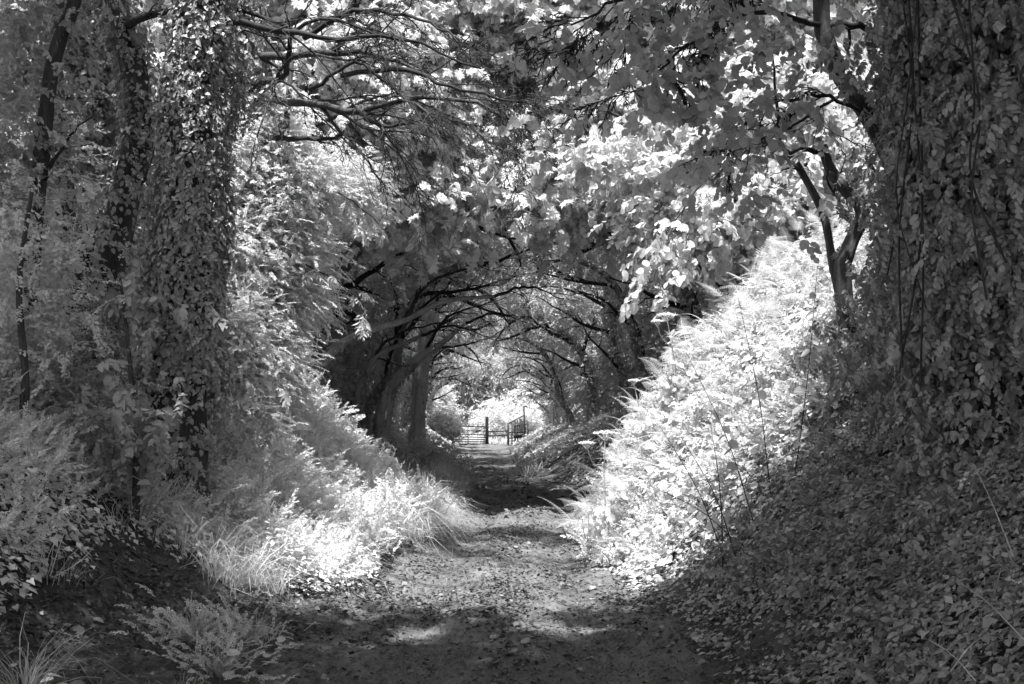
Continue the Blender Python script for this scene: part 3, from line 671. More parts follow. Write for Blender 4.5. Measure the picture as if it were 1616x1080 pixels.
# ------------------------------------------------------------------ trees
def tree_root(name, b, label, group=None, cat='tree'): return empty(name, b, label, cat, group)
def trunk_path(pix, n=22): return smooth_path([P(*q) for q in pix], n)
def root_down(path):      # run the base into the ground
    p = path[0].copy(); g = hz(p[0], p[1])
    if p[2] > g-.1: path = np.vstack([[p[0], p[1], g-.15], path])
    return path
def near_tree(name, label, pix, r0, r1, bark='bark', limbs=(), ivy=None, crown=None, twigs=None, seed=1, group=None, lump=.22):
    g = np.random.default_rng(seed); path = root_down(trunk_path(pix)); b = path[0]
    root = tree_root(name, b, label, group)
    T = Tubes(); rr = np.linspace(r0, r1, len(path)); rr[0] *= 1.35; rr[1] *= 1.15
    T.add(smooth_path(path, 44), np.interp(np.linspace(0, 1, 44), np.linspace(0, 1, len(rr)), rr)*(1+.07*np.sin(np.linspace(0, 31, 44)+seed)*g.random(44)), 28, lump, seed); T.build('trunk', M[bark], root)
    tips = []
    for lp, lr, dens, maxlev, lenf in limbs:
        B = Tubes(); q = smooth_path([P(*a) for a in lp], 16); q[1:] += g.normal(0, .012, (15, 3))
        B.add(q, np.linspace(lr, lr*.22, 16), 8, .15, seed); my = []
        ramify(g, B, q, lr*.8, 0, maxlev, my, dens, .2, -.07, lenf*1.15, .75, 6); tips += my
        B.build('limb', M['bark' if lr > .05 else 'twig'], root)
    if ivy:
        L = Leaves(); n, rad, size, t0, t1 = ivy; clad(g, L, path, rad, n, size, IVY1, t0, t1)
        clad(g, L, path, [q*1.15 for q in rad], n//18, size*2.4, SP_IVY, t0, t1, .9); L.build('ivy', M['ivy'], root)
    if crown:
        L = Leaves()
        for tp, blobs, n, size, kw in crown['fills']: fill(g, L, tp, blobs, n, size, **kw)
        if tips and crown.get('dress'): dress(g, L, crown['tpl'], tips[::crown.get('skip', 1)], crown['dress'], crown['size'])
        L.build('crown', M[crown['mat']], root)
    return root, tips
def pb(px, py, d, rx, ry, rz, w_=None):
    c = P(px, py, d); return (c, (rx, ry, rz), w_ or rx*ry*rz)

# --- left foreground
near_tree('ivy_clad_tree', 'straight tree wrapped in thick ivy, nearest on the left bank', [(285, 620, 9), (290, 520, 9), (300, 380, 9), (305, 200, 9), (318, 60, 9), (325, -150, 9), (330, -500, 9)], .21, .12,
    limbs=[([(318, 30, 9), (400, 38, 8.8), (520, 62, 8.6), (640, 60, 8.4), (760, 110, 8.2)], .035, 7, 2, .4)],
    ivy=(15000, [.30, .27, .26, .27, .27, .25, .22], .05, 0, .85),
    crown=dict(mat='leaf', fills=[(SP_IVY, [(np.array([-3.6, 7.5, 7.6]), (2.6, 2.6, 1.8)), (np.array([-1.2, 5.5, 7.2]), (2.6, 2.6, 1.2))], 9000, .28, {})]), seed=11)
near_tree('leaning_tree', 'dark twisted leaning trunk flecked with ivy, just left of the straight ivy tree', [(150, 620, 10), (165, 500, 10), (180, 400, 10), (200, 300, 10), (219, 220, 10), (218, 150, 10), (205, 80, 10), (185, 10, 10), (178, -150, 10.4), (200, -400, 10.8)], .17, .10,
    limbs=[([(178, 62, 10), (205, 40, 9.8), (250, 20, 9.6), (330, 8, 9.4), (420, 30, 9.2), (500, 60, 9)], .05, 6, 2, .35), ([(205, 300, 10), (230, 280, 9.9), (245, 230, 9.9)], .025, 4, 1, .5)],
    ivy=(2600, [.24, .2, .17, .2, .2], .055, 0, .95),
    crown=dict(mat='leaf', fills=[(SP_MID, [pb(130, 230, 12.2, .8, .6, .9), pb(120, 60, 12, 1.2, 1, 1.0), pb(60, 180, 12, .9, .8, .9), pb(250, -40, 12, 1.2, 1.2, .8), pb(330, 130, 12.2, .5, .6, .8)], 6800, .30, {}), (SP_MID, [(np.array([-4.6, 9.0, 6.9]), (1.4, 1.2, .5))], 1100, .32, dict(carve=False))]), seed=12)  # second fill: unseen leaf clump added overhead to keep the trunk in shade
near_tree('dark_stemmed_tree', 'dark trunk standing left of the leaning twisted tree', [(120, 640, 10.6), (118, 520, 10.6), (125, 430, 10.6), (108, 350, 10.6), (98, 260, 10.6), (85, 120, 10.6), (90, -80, 10.6), (70, -400, 10.6)], .15, .06,
    limbs=[([(112, 370, 10.6), (70, 330, 10.4), (30, 250, 10.2)], .04, 5, 2, .4), ([(120, 440, 10.6), (150, 390, 10.5), (158, 330, 10.4)], .05, 4, 1, .4)],
    crown=dict(mat='small', fills=[(SP_SMALL, [pb(40, 330, 10.6, .5, .7, 1.0), pb(20, 470, 9.6, .4, .6, .7)], 1700, .30, {})]), seed=13)
near_tree('thin_tree', 'thin slanting stem crossing the top left corner', [(30, 620, 8.6), (45, 480, 8.6), (60, 300, 8.6), (78, 130, 8.6), (98, 50, 8.6), (118, 0, 8.6), (160, -200, 8.4)], .07, .045,
    limbs=[([(60, 300, 8.6), (100, 230, 8.6), (160, 165, 8.7)], .02, 5, 1, .4)],
    crown=dict(mat='leaf', fills=[(SP_IVY, [pb(30, 60, 8.8, .35, .6, .5), pb(15, 230, 8.6, .3, .5, .8), pb(150, 30, 8.9, .5, .4, .2), pb(150, 290, 8.9, .2, .3, .2)], 900, .19, {})]), seed=14)
t5, _ = near_tree('spreading_tree', 'ivy grown tree whose bare twiggy boughs spread right across the top of the lane', [(400, 620, 12.2), (395, 480, 12.2), (385, 330, 12.2), (378, 180, 12), (372, 60, 12), (365, -150, 12), (360, -400, 12)], .2, .1,
    limbs=[([(378, 155, 12), (420, 130, 11.6), (445, 125, 11.3), (455, 90, 11), (465, 50, 10.8), (520, 30, 10.4), (600, 60, 10)], .05, 9, 3, .38),
           ([(378, 170, 12), (420, 150, 11.6), (445, 160, 11.3), (500, 165, 11), (565, 178, 10.7), (600, 168, 10.4), (680, 155, 10.2), (760, 165, 10), (830, 200, 9.8)], .055, 13, 3, .33),
           ([(570, 178, 10.6), (595, 196, 10.4), (640, 198, 10.3), (700, 190, 10.1)], .028, 7, 2, .45),
           ([(380, 90, 12), (445, 88, 11.6), (520, 84, 11.2), (590, 86, 10.8), (680, 120, 10.4)], .06, 10, 3, .34),
           ([(400, 225, 11.9), (470, 218, 11.5), (530, 218, 11.2), (545, 205, 11)], .04, 6, 2, .35),
           ([(540, 120, 10.8), (640, 110, 10.2), (700, 135, 9.8), (770, 150, 9.6), (850, 170, 9.4)], .03, 9, 3, .35),
           ([(500, 165, 11), (560, 230, 10.8), (590, 270, 10.7), (610, 300, 10.6)], .02, 9, 2, .4),
           ([(480, 60, 11), (560, 20, 10.6), (660, 30, 10.2), (740, 70, 10)], .035, 9, 3, .34),
           ([(490, 140, 11), (560, 100, 10.6), (640, 160, 10.2), (690, 230, 10)], .025, 9, 2, .36)],
    ivy=(9000, [.32, .32, .34, .3, .25], .065, 0, .8),
    crown=dict(mat='leaf', fills=[(SP_MID, [(np.array([-1.0, 11.7, 8.6]), (1.3, 1.0, .5))], 520, .3, dict(carve=False))]), seed=15)  # unseen leaf clump added overhead to shade the track beyond the sun patch
near_tree('hawthorn', 'fine leaved hawthorn bulging in a pale cascade at the edge of the sunlight', [(440, 650, 11.9), (430, 520, 11.9), (440, 380, 11.9), (450, 220, 11.9), (460, 100, 12.1)], .07, .03,
    limbs=[([(440, 400, 11.9), (500, 425, 11.7), (550, 460, 11.5), (575, 505, 11.4)], .012, 6, 1, .2), ([(445, 300, 11.9), (520, 300, 11.7), (600, 350, 11.5)], .016, 6, 1, .25)],
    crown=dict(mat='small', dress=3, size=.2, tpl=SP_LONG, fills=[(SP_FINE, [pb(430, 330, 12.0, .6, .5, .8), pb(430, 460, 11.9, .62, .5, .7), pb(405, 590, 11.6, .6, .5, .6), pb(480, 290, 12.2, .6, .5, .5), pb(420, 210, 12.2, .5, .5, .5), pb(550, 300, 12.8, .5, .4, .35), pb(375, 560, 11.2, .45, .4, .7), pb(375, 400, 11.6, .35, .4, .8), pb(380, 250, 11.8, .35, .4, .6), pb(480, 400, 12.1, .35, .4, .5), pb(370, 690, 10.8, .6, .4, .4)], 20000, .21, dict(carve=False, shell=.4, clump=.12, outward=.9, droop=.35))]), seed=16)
near_tree('elder_shrub', 'broad leaved shrub hanging between the ivy tree and the sunlit cascade', [(345, 680, 11), (350, 560, 11), (340, 420, 11), (350, 300, 11)], .05, .02,
    crown=dict(mat='leaf', fills=[(SP_IVY, [pb(345, 420, 12.2, .25, .4, .9), pb(330, 620, 10.8, .35, .4, .4), pb(330, 660, 10, .4, .5, .3)], 900, .22, dict(carve=False, droop=.5))]), seed=17, )
near_tree('hazel_shrub', 'small leaved shrub filling the left edge above the herb bank', [(30, 720, 7.8), (40, 600, 7.8), (30, 450, 8), (50, 300, 8)], .04, .015,
    crown=dict(mat='small', fills=[(SP_SMALL, [pb(20, 480, 8.2, .45, .4, .7), pb(60, 590, 8.4, .5, .4, .4), pb(130, 690, 8.4, .5, .4, .2), pb(20, 350, 8.6, .4, .4, .5)], 2000, .22, dict(carve=False))]), seed=18)
near_tree('sapling', 'leafy sapling with pointed leaves hanging before the dark trunks on the left', [(215, 760, 8.0), (210, 640, 8.2), (200, 520, 8.4), (190, 440, 8.5)], .025, .01,
    crown=dict(mat='leaf', fills=[(SP_IVY, [pb(190, 470, 8.6, .25, .3, .15), pb(240, 530, 8.4, .3, .3, .15), pb(210, 660, 8.1, .25, .3, .2), pb(90, 570, 8.6, .3, .3, .15)], 300, .24, dict(carve=False, droop=.4))]), seed=19)

# --- right foreground
near_tree('slender_tree', 'slender bare tree leaning left and kinking from the top of the right bank', [(1345, 640, 9.4), (1345, 560, 9.4), (1330, 440, 9.4), (1340, 390, 9.4), (1362, 335, 9.4), (1335, 300, 9.4), (1310, 265, 9.4), (1298, 230, 9.4)], .095, .04,
    limbs=[([(1298, 240, 9.4), (1270, 235, 9.3), (1238, 236, 9.2), (1228, 200, 9.1), (1226, 150, 9.0), (1218, 100, 8.9), (1222, 52, 8.8)], .028, 5, 1, .2),
           ([(1362, 335, 9.4), (1385, 290, 9.5), (1370, 240, 9.6), (1395, 180, 9.6)], .035, 6, 2, .35),
           ([(1345, 350, 9.4), (1330, 330, 9.3), (1310, 290, 9.2), (1300, 250, 9.2)], .02, 5, 2, .3)],
    crown=dict(mat='hazel', fills=[(SP_ROUND, [pb(1400, 200, 10.4, .5, .4, .6), pb(1430, 450, 9.9, .25, .4, .5), pb(1280, 150, 9.6, .6, .4, .5)], 110, .27, dict(carve=False, clump=.18))], dress=1, skip=6, size=.22, tpl=SP_ROUND), seed=21)
near_tree('thin_sapling', 'thin straight sapling leaning left beside the slender kinked tree', [(1335, 560, 9.7), (1325, 470, 9.7), (1315, 420, 9.7), (1300, 340, 9.7), (1270, 280, 9.7), (1240, 235, 9.7), (1222, 225, 9.7)], .045, .03,
    limbs=[([(1270, 275, 9.7), (1250, 265, 9.6), (1222, 275, 9.6)], .018, 3, 1, .3), ([(1300, 340, 9.7), (1330, 260, 9.7), (1322, 200, 9.7)], .014, 4, 1, .3)], seed=22)
near_tree('dark_limbed_tree', 'tree whose thick dark limb slants down into the ivy at top right', [(1480, 560, 8.2), (1470, 450, 8.2), (1440, 340, 8.2), (1405, 250, 8.1), (1370, 180, 8), (1325, 115, 8), (1300, 50, 8), (1290, -60, 8), (1250, -250, 8)], .085, .06,
    limbs=[([(1300, 45, 8), (1345, 40, 8), (1400, 55, 8.1), (1450, 60, 8.2)], .04, 5, 2, .3), ([(1375, 185, 8), (1290, 150, 7.8), (1200, 175, 7.6), (1130, 250, 7.4)], .02, 10, 3, .3),
           ([(1300, 40, 8), (1200, 20, 7.6), (1100, 60, 7.3), (1020, 130, 7.1)], .025, 12, 3, .33), ([(1290, -30, 8), (1150, -40, 7.5), (1000, -10, 7.2), (900, 40, 7)], .03, 12, 3, .33),
           ([(1340, 140, 8), (1250, 200, 7.6), (1200, 220, 7.4)], .015, 7, 2, .4)],
    crown=dict(mat='hazel', dress=1, skip=45, size=.25, tpl=SP_ROUND, fills=[(SP_ROUND, [pb(1000, 90, 6.9, .6, .5, .3), pb(1130, 170, 7.0, .6, .5, .3), pb(1210, 80, 7.0, .5, .5, .3), pb(905, 215, 6.8, .3, .4, .14), pb(1180, 320, 7.4, .35, .4, .16), pb(1060, 20, 7, .8, .6, .2)], 270, .185, dict(carve=False, clump=.19, shell=.6)),
        (SP_ROUND, [(np.array([2.2, 5.5, 7.3]), (2.6, 3, 1.2)), (np.array([-.4, 4, 7.0]), (2.4, 3, 1.0))], 3600, .34, {})]), seed=23)
near_tree('ivy_curtained_tree', 'tree on the right edge buried in a hanging curtain of leafy creeper', [(1560, 560, 6.6), (1555, 400, 6.6), (1545, 200, 6.6), (1530, 0, 6.6), (1500, -400, 6.6)], .2, .12,
    ivy=(15000, [.45, .4, .45, .4, .4], .055, 0, .8),
    crown=dict(mat='ivy', fills=[(SP_HANG, [pb(1425, 480, 8.8, .2, .3, .4), pb(1432, 320, 8.9, .13, .3, .5), pb(1395, 565, 8.6, .3, .3, .15), pb(1555, 590, 6.7, .45, .4, .3), pb(1470, 570, 7.6, .4, .4, .25), pb(1590, 120, 6.3, .35, .5, .7), pb(1515, 150, 7.2, .3, .5, .8), pb(1530, 350, 7.0, .28, .4, .8), pb(1600, 400, 6.2, .3, .4, .8), pb(1530, 20, 6.6, .5, .5, .4)], 8500, .165, dict(carve=False, droop=.9, outward=.5))]), seed=24)
rt, g_ = [o for o in COL.objects if o.name.startswith('ivy_curtained_tree')][0], np.random.default_rng(240)
for i in range(13):
    x0 = g_.uniform(1400, 1612); d0 = g_.uniform(5.6, 7.0); T = Tubes(); yb = g_.uniform(350, 620)
    T.add(smooth_path([P(x0+g_.normal(0, 25), -60, d0), P(x0+g_.normal(0, 12), 150, d0), P(x0+g_.normal(0, 10), (150+yb)/2, d0), P(x0+g_.normal(0, 22), yb, d0)], 14), np.full(14, g_.uniform(.003, .008)), 5, cap=False)
    T.build('vine', M['twig'], rt)
near_tree('ivy_covered_tree', 'second creeper covered trunk behind the slanting dark limb on the right', [(1500, 560, 8.8), (1495, 400, 8.8), (1490, 200, 8.8), (1480, 0, 8.8), (1470, -300, 8.8)], .18, .1,
    ivy=(11000, [.4, .36, .36, .36, .3], .06, 0, .8),
    crown=dict(mat='ivy', fills=[(SP_IVY, [pb(1480, 480, 8.8, .35, .5, .5), pb(1520, 480, 8.0, .5, .5, .5), pb(1400, 590, 9.2, .3, .3, .15)], 900, .28, dict(carve=False, droop=.8)),
        (SP_IVY, [(np.array([5, 6, 6.5]), (2, 3.5, 2)), (np.array([5.5, 10, 6.5]), (1.6, 2, 2.2))], 5200, .34, {})]), seed=25)
near_tree('overhanging_hazel', 'hazel with large round sunlit leaves drooping over the bright ferns', [(1440, 560, 14.6), (1420, 400, 14.6), (1380, 250, 14.6), (1300, 150, 14.6), (1200, 120, 14.4)], .1, .04, bark='palebark',
    limbs=[([(1300, 150, 14.6), (1200, 220, 14.2), (1100, 300, 14.0), (1050, 380, 13.9)], .03, 8, 2, .4), ([(1340, 200, 14.6), (1250, 280, 14.4), (1180, 350, 14.3)], .03, 8, 2, .4)],
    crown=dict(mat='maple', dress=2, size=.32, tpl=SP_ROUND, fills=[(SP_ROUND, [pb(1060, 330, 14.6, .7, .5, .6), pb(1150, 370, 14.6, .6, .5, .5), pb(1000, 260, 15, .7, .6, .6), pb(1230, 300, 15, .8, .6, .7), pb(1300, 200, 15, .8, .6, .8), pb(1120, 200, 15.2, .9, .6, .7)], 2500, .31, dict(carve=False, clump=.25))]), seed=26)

# unseen trees added behind and beside the camera so their canopy shades the foreground
for nm, lab, x, y, cen, s in (('unseen_shade_tree', 'unseen tree added for shade on the left bank just behind the camera', -4.5, 1.5, [(-4, 2, 7.3), (-1.5, 1, 7.6), (-5, 6, 7.8)], 31),
                              ('unseen_shade_tree', 'unseen tree added for shade on the right bank just behind the camera', 4.8, 1.0, [(4, 2, 7.4), (1.5, 3, 7.8), (5, 5, 7.6)], 32),
                              ('unseen_shade_tree', 'unseen tree added for shade on the left bank well behind the camera', -4.2, -5, [(-3, -5, 7.5), (0, -4, 8)], 33),
                              ('unseen_shade_tree', 'unseen tree added for shade on the right bank well behind the camera', 4.2, -6, [(3, -5, 7.5), (5, -3, 7)], 34)):
    g = np.random.default_rng(s); z = hz(x, y); b = np.array([x, y, z]); r = tree_root(nm, b, lab, 'unseen trees added for shade behind the camera')
    T = Tubes(); T.add(smooth_path([b-[0, 0, .2], b+[.1, 0, 2.5], b+[-x*.1, 0, 5]], 12), np.linspace(.2, .12, 12), 12, .2, s); T.build('trunk', M['bark'], r)
    L = Leaves(); fill(g, L, SP_MID, [(np.array(c, float), (2.9, 3.2, 1.3)) for c in cen], 6500, .42, True); L.build('crown', M['leaf'], r)

# --- mouth of the tunnel: big crowns catching the sun
def grown_tree(name, label, base, pts, r0, limbs, crowns, mat, tpl, size, n, seed, bark='bark', ivy=0, group=None, fkw=None, maxlev=3, dens=5, ivr=.35):
    g = np.random.default_rng(seed); z = hz(base[0], base[1]); b = np.array([base[0], base[1], z]); r = tree_root(name, b, label, group)
    path = smooth_path([b-[0, 0, .2]]+[np.array([base[0]+p[0], base[1]+p[1], z+p[2]]) for p in pts], 18)
    T = Tubes(); T.add(path, np.linspace(r0, r0*.45, 18), 12, .25, seed); T.build('trunk', M[bark if mat != 'tun' else 'tunbark'], r)
    tips = []
    for (t, dx, dy, dz, ln) in limbs:
        p = path[int(t*17)]; q = wander(g, p, (dx, dy, dz), ln, 9, .16, -.01); B = Tubes(); lr = r0*.42
        B.add(q, np.linspace(lr, lr*.2, len(q)), 7, .15, seed, False); my = []; ramify(g, B, q, lr*.8, 0, maxlev-1, my, dens, .22, -.02, .45, .8, 5); tips += my
        B.build('limb', M['twig'], r)
    if ivy:
        L = Leaves(); clad(g, L, path, [ivr, ivr*.9, ivr*.8, ivr*.5], ivy, .1, IVY1, 0, .8); L.build('ivy', M['tun' if mat == 'tun' else 'ivy'], r)
    L = Leaves(); fill(g, L, tpl, crowns, n, size, **(fkw or dict(carve=False))); dress(g, L, tpl, tips, 1, size*.9); L.build('crown', M[mat], r)
    return r
A = np.array
grown_tree('maple', 'maple arching from the left bank at the tunnel mouth, pointed leaves in sun', (-5.6, 17.2), [(.3, 0, 1.5), (.9, -.2, 3), (2.0, -.3, 4.6), (3.2, -.3, 5.8)], .2,
    [(.6, 1, -.4, .5, 3.2), (.7, 1, .3, .35, 3), (.85, 1, -.2, .2, 3), (.95, .6, .3, .8, 2.6), (.6, -.5, -.3, 1, 2.5), (.8, .2, -.6, .8, 2.5)],
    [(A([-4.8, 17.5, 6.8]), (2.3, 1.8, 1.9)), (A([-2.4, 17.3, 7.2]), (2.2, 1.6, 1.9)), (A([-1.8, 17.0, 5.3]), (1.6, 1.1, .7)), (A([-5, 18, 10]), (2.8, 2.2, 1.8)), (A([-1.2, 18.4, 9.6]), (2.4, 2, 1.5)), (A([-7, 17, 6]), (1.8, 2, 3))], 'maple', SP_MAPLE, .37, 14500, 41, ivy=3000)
grown_tree('maple', 'maple arching from the right bank at the mouth of the tunnel above the flowers', (4.6, 17.4), [(-.2, 0, 1.5), (-.5, -.2, 3), (-1.2, -.3, 4.4), (-2.2, -.3, 5.4)], .2,
    [(.6, -1, -.3, .45, 3), (.75, -1, .3, .3, 3), (.9, -1, -.2, .15, 2.6), (.95, -.5, .3, .8, 2.6), (.6, .4, -.3, 1, 2.4)],
    [(A([2.2, 17.3, 6.6]), (2.0, 1.5, 1.6)), (A([.6, 17.2, 5.7]), (1.5, 1.2, .9)), (A([4.6, 17.6, 6.6]), (2, 1.8, 1.8)), (A([1.4, 18.2, 9.2]), (2.4, 2, 1.6)), (A([4.5, 18, 9.8]), (2.6, 2, 1.8))], 'maple', SP_MAPLE, .37, 13000, 42, ivy=3000)

# --- the tunnel: arching trees both sides, a few grown once and copied along the lane
def copy_tree(root, loc, rz, sc, label, group):
    r = root.copy(); COL.objects.link(r); r.location = loc; r.rotation_euler = (0, 0, rz); r.scale = (sc, sc, sc); r['label'] = label; r['group'] = group
    for ch in root.children:
        c = ch.copy(); COL.objects.link(c); c.parent = r
    return r
GT = 'arching trees lining the tunnel'
def proto(seed, pts, r0, limbs, crowns, n, ivy, bark='bark', ivr=.3):
    b = (0., 1000.)      # grown at a spare spot, then moved to its place
    z = hz(*b)
    return grown_tree('arching_tree', 'x', b, pts, r0, limbs, [(A([c[0][0], 1000+c[0][1], z+c[0][2]]), c[1]) for c in crowns], 'tun', SP_MID, .36, n, seed, bark, ivy, GT, dict(carve=False, clump=.3, shell=.5), 3, 5, ivr)
PR = [proto(51, [(.1, 0, 1), (.1, .1, 2), (.5, .1, 3.2), (1.6, 0, 4.3), (2.8, 0, 4.9)], .22, [(.5, .8, -.6, .6, 2.6), (.65, 1, .3, .3, 3), (.8, 1, -.3, .2, 3), (.95, 1, .3, .1, 2.8), (.6, -.2, .5, 1, 2.5), (.45, .7, .8, .4, 2.2)],
        [((.2, 0, 5.6), (2.4, 2.4, 1.6)), ((2.8, 0, 5.8), (2.4, 2.4, 1.1)), ((-1.4, .3, 3.6), (1.5, 2, 2))], 5200, 1200),
      proto(52, [(-.1, 0, 1.2), (.2, 0, 2.4), (.3, -.1, 4), (.9, 0, 5.2)], .17, [(.4, .9, .3, .7, 2.4), (.6, 1, -.4, .5, 3), (.75, 1, .4, .4, 3.2), (.9, 1, 0, .2, 3.2), (.7, -.3, -.4, 1, 2.2)],
        [((.4, 0, 5.9), (2.3, 2.3, 1.5)), ((2.6, .4, 5.9), (2.2, 2.2, .9)), ((-1.3, 0, 4), (1.6, 2, 2))], 5000, 1600, 'bark', .36),
      proto(53, [(.3, 0, .7), (.9, .2, 1.6), (1.1, .2, 2.8), (1.9, 0, 4.0), (3.2, -.1, 4.5)], .16, [(.35, .3, .4, 1, 2.6), (.55, .7, -.6, .6, 2.6), (.75, 1, .4, .2, 2.8), (.95, 1, -.2, .1, 2.5), (.5, -.2, -.3, 1, 2.6)],
        [((.9, 0, 5.3), (2.3, 2.4, 1.4)), ((3.0, 0, 5.5), (2.2, 2.3, 1.0)), ((-.8, .3, 3.2), (1.5, 2, 1.8))], 5000, 500, 'palebark')]
LEFT = [(-4.0, 20.5, 0, 1.0, 'trunk curving up from a knee of bank, first of the left row inside the tunnel'), (-3.6, 23.5, 2, .9, 'low bowed pale trunk, second of the left row inside the tunnel'),
        (-3.9, 26.5, 1, 1.05, 'straight ivied trunk, third of the left row inside the tunnel'), (-4.0, 30, 0, .95, 'fourth trunk of the left row, its bough crossing the lane'),
        (-4.4, 34, 1, 1.05, 'tall pale leaning trunk, fifth of the left row'), (-4.6, 38.5, 2, 1.0, 'sixth trunk of the left row, bending low over the lane'),
        (-5.0, 43.5, 0, 1.0, 'seventh trunk of the left row'), (-5.4, 49, 1, 1.0, 'eighth trunk of the left row in front of the gate bush'), (-6.2, 55, 2, 1.0, 'ninth trunk of the left row behind the dark bush'), (-6.0, 61, 0, 1.1, 'last tree of the left row, level with the gate')]
RIGHT = [(5.0, 20.8, 1, 1.0, 'dark upright trunk, first of the right row inside the tunnel'), (4.6, 24, 0, .95, 'second trunk of the right row, with bare boughs fanning left'),
         (4.3, 28, 2, .95, 'third trunk of the right row, leaning out of the bank'), (3.6, 32, 1, 1.0, 'fourth trunk of the right row above the pale grass'),
         (3.2, 36.5, 0, .95, 'fifth trunk of the right row above the pale grass'), (3.0, 41, 2, 1.0, 'sixth trunk of the right row'),
         (2.9, 46, 1, .95, 'seventh trunk of the right row'), (3.0, 52, 0, .95, 'eighth trunk of the right row, slanting above the handrail'), (3.0, 59.5, 1, 1.05, 'last tree of the right row, level with the gate')]
used = set(); rg = random.Random(3)
for side, rows in ((0, LEFT), (math.pi, RIGHT)):
    for x, y, k, sc, lab in rows:
        sc *= float(np.interp(y, [28, 44, 60], [1, .82, .66])); x += (1 if x < 0 else -1)*float(np.interp(y, [28, 60], [0, .9]))
        if k not in used: used.add(k); r = PR[k]; r.location = (x, y, hz(x, y)); r.rotation_euler = (0, 0, side); r.scale = (sc,)*3; r['label'] = lab
        else: r = copy_tree(PR[k], (x, y, hz(x, y)), side+rg.gauss(0, .18), sc, lab, GT)
for nm, lab, pix, r0_, r1_, bk, sd_ in (
    ('pale_trunk_tree', 'tree with a stout pale upright trunk deep in the left of the tunnel', [(658, 690, 28.5), (662, 620, 28.5), (670, 560, 28.5), (676, 500, 28.5), (680, 440, 28.5), (690, 380, 28.5)], .21, .15, 'paletrunk', 301),
    ('bowed_tree', 'bowed tree arching out of the left bank just inside the tunnel', [(482, 690, 18.2), (490, 630, 18.2), (500, 590, 18.2), (524, 556, 18.2), (545, 538, 18.2), (590, 518, 18.4), (640, 505, 18.6), (700, 476, 18.6), (780, 468, 18.8)], .13, .03, 'tunbark', 302),
    ('kneed_tree', 'pale kneed trunk on the left bank between the bowed and the stout trunks', [(600, 700, 23), (606, 650, 23), (618, 610, 23), (640, 585, 23), (668, 560, 23), (700, 540, 23.1), (735, 510, 23.2)], .19, .03, 'paletrunk', 303),
    ('bowed_tree', 'thin bowed trunk left of the kneed trunk on the left bank', [(560, 690, 20.5), (562, 640, 20.5), (575, 595, 20.5), (600, 560, 20.5), (665, 530, 20.7)], .1, .03, 'tunbark', 304)):
    q_ = pix[-4:]
    near_tree(nm, lab, pix, r0_, r1_, bark=bk, limbs=[([pix[-3], (pix[-3][0]+40, pix[-3][1]-60, pix[-3][2]), (pix[-3][0]+130, pix[-3][1]-90, pix[-3][2]+.3)], .045, 8, 2, .4), ([pix[-1], (pix[-1][0]+50, pix[-1][1]-15, pix[-1][2]), (pix[-1][0]+110, pix[-1][1]+5, pix[-1][2]+.3)], .035, 8, 2, .4)], ivy=(260, [r0_*1.3, r0_*1.1, .1, .06], .07, 0, .6), lump=.4, group='leaning trunks on the left bank inside the tunnel', seed=sd_)
# hedge shrubs closing the sides of the tunnel
def shrub(name, label, loc, rx, ry, rz, n, size, mat='tun', seed=1, group=None, tpl=SP_MID):
    g = np.random.default_rng(seed); b = A([loc[0], loc[1], loc[2] if len(loc) > 2 else hz(loc[0], loc[1])]); r = empty(name, b, label, 'shrub', group)
    T = Tubes()
    for i in range(5):
        a = g.uniform(0, 6.28); q = wander(g, b+[g.normal(0, .15), g.normal(0, .15), -.1], (math.cos(a)*.5, math.sin(a)*.5, 1), rz*1.2, 6, .15); T.add(q, np.linspace(.04, .012, 7), 5, cap=False)
    T.build('stems', M['twig'], r)
    L = Leaves(); fill(g, L, tpl, [(b+[0, 0, rz*.8], (rx, ry, rz)), (b+[rx*.4, ry*.3, rz*.5], (rx*.7, ry*.7, rz*.7)), (b+[-rx*.4, -ry*.4, rz*.45], (rx*.7, ry*.7, rz*.6))], n, size, carve=False, clump=.18); L.build('foliage', M[mat], r)
    return r
SP = [shrub('hedge_shrub', 'x', (0, 1000), 1.6, 2.1, 2.0, 3000, .36, 'tun', 61), shrub('hedge_shrub', 'x', (0, 1000), 1.5, 2.2, 2.5, 3400, .36, 'tun', 62)]
HG = 'shrubs hedging the banks behind the tree rows'
ORD = ['first', 'second', 'third', 'fourth', 'fifth', 'sixth', 'seventh', 'eighth', 'ninth', 'tenth', 'eleventh', 'twelfth', 'thirteenth', 'fourteenth']
hed = [(-6.6, 13.6, 1), (-6.3, 16.8, 0)]+[(-6.2-(y-20)*.05, y, i % 2) for i, y in enumerate(np.arange(20, 62, 3.9))]
hedR = [(6.4, 12.8, 0), (6.8, 16.5, 1)]+[(6.6-(y-20)*.05, y, i % 2) for i, y in enumerate(np.arange(20, 58, 3.9))]
u2 = set()
for lst, nm in ((hed, 'left'), (hedR, 'right')):
    for i, (x, y, k) in enumerate(lst):
        lab = '%s dim shrub along the top of the %s bank, counting from the sunlit gap' % (ORD[i], nm)
        if k not in u2: u2.add(k); r = SP[k]; r.location = (x, y, hz(x, y)-.1); r['label'] = lab; r['group'] = HG
        else: r = copy_tree(SP[k], (x, y, hz(x, y)-.1), rg.uniform(0, 6), rg.uniform(.9, 1.25), lab, HG)
shrub('dark_bush', 'dark round bush hiding the left end of the gate', (-3.9, 57), 1.0, 1.0, 1.0, 2200, .3, 'tun', 63)
shrub('hedge_bush', 'round bush beyond the wooden rails, shaded against the bright field', (-1.1, 70), .85, 1.0, 1.2, 1800, .32, 'tun', 64)
shrub('bright_bush', 'pale sunlit bush behind the rounded one beyond the rails', (-.5, 78), 2.6, 1.8, 1.7, 3400, .45, 'maple', 65)
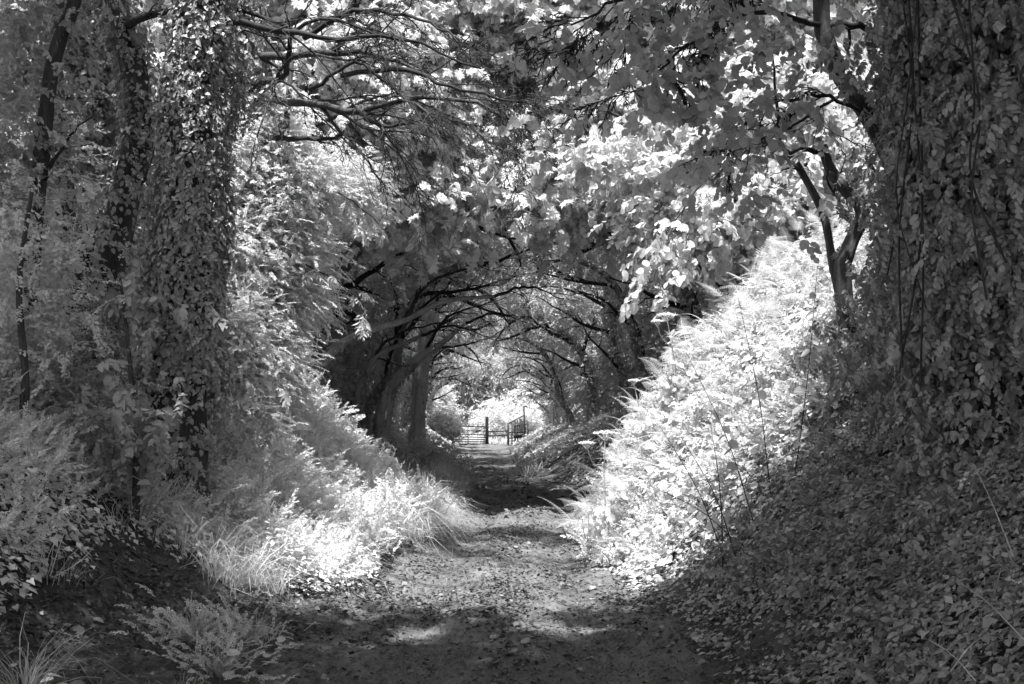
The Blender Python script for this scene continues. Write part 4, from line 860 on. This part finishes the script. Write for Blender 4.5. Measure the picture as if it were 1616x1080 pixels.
shrub('bright_bush', 'tall pale sunlit bush beyond the left part of the gate', (-6.0, 74), 2.0, 1.8, 2.6, 3400, .45, 'maple', 66)
shrub('spur_bush', 'low leafy bush on the spur of bank beside the dark track', (-1.75, 21), .6, .9, .35, 1100, .22, 'tun', 67)
for i, (x, y, rx, rz, lab) in enumerate(((-14, 92, 7, 6, 'big sunlit tree across the field to the left of the gate'), (-3, 100, 8, 7, 'big sunlit tree across the field right behind the gate'), (9, 92, 7, 6.5, 'big sunlit tree across the field to the right of the handrail'))):
    g = np.random.default_rng(70+i); b = A([x, y, hz(x, y)]); r = tree_root('field_tree', b, lab, 'trees beyond the gate')
    T = Tubes(); T.add([b-[0, 0, .3], b+[0, 0, rz*.9]], [.4, .25], 8, .1, 3); T.build('trunk', M['bark'], r)
    L = Leaves(); fill(g, L, SP_MID, [(b+[0, 0, rz], (rx, 4, rz*.9)), (b+[rx*.4, 0, rz*.6], (rx*.7, 3.5, rz*.6)), (b+[-rx*.5, 0, rz*.55], (rx*.7, 3.5, rz*.55))], 5200, 1.1, carve=False, clump=.7); L.build('crown', M['tun'], r)

# ------------------------------------------------------------------ gate, fence and stile at the end of the tunnel
def bar(T, p, q, r, s=8): T.add([p, q], r, s)
def boxbeam(p, q, w_, h_):
    T = Tubes(); p = A(p, float) if False else np.array(p, float); q = np.array(q, float)
    T.add([p, (p+q)/2, q], [w_*.72, w_*.70, w_*.72], 4, .04, 2); return T
D = 62.0
gp = lambda px, py, d=D: P(px, py, d)
L0, L1 = gp(690, 672), gp(766, 674); g0 = gp(690, 703); zb = hz(-2.5, D)
g = empty('field_gate', (L1[0], D, zb), 'metal field gate of seven thin bars closing the end of the lane', 'gate')
rows_l = [672, 679, 685, 689.3, 693, 697, 701.5]; rows_r = [674, 680.6, 686.5, 690.5, 694, 697.5, 701]
for i, (a, b) in enumerate(zip(rows_l, rows_r)):
    T = Tubes(); bar(T, gp(688, a), gp(766, b), .036 if i in (0, 6) else .027); T.build('bar', M['metal'], g, False)
for px in (688, 712, 738.5, 764):
    T = Tubes(); k = (px-688)/78; bar(T, gp(px, 672+2*k, D-.02), gp(px, 701.5, D-.02), .024); T.build('upright', M['metal'], g, False)
T = Tubes(); bar(T, gp(764, 676, D-.05), gp(712, 700, D-.05), .015); T.build('brace', M['metal'], g, False)
def post(px, top, d, r, bot=None, lean=0):
    b = gp(px, 700, d); b[2] = hz(b[0], b[1])-.2; t = gp(px+lean, top, d); T = Tubes(); T.add([b, (b+t)/2, t], [r*1.05, r, r*.95], 10, .06, int(px)); return T
r = post(768.5, 658, D, .105).build('gate_post', M['wood']); tag(r, 'stout dark timber post at the latch end of the metal gate', 'post')
f = empty('rail_fence', (gp(785, 700)[0], D, zb), 'two rail wooden fence between the gate post and the handrail', 'fence')
for a, b in ((681.5, 680.5), (688.3, 686.8)): boxbeam(gp(770.5, a), gp(802, b), .06, .1).build('rail', M['wood'], f, False)
post(802, 668, D, .065).build('fence_post', M['wood'], f)
s = empty('stile', (gp(815, 695)[0], D+.4, hz(gp(815, 695)[0], D+.4)), 'dark wooden stile with a sloping handrail and tall leaning post', 'stile')
boxbeam(gp(802, 669, D+.1), gp(828, 655, D+.6), .055, .1).build('handrail', M['wood'], s, False)
post(829, 641, D+.6, .06, lean=-2.5).build('tall_post', M['wood'], s)
for px, tp, rr, dd in ((808, 667, .045, .2), (813, 664.5, .06, .3), (817, 663, .05, .4), (821.5, 661, .09, .5), (825, 664, .05, .55), (833, 665, .05, .7)): post(px, tp, D+dd, rr).build('upright', M['wood'], s)
for a, b in (((803, 683, .1), (830, 681, .6)), ((803, 692, .1), (828, 690, .6)), ((810, 673, .2), (832, 669, .7))): boxbeam(gp(a[0], a[1], D+a[2]), gp(b[0], b[1], D+b[2]), .05, .1).build('rail', M['wood'], s, False)
T = Tubes(); T.add([gp(811, 688, D-.1), gp(827, 687, D+.2)], .14, 4); T.build('step', M['wood'], s, False)
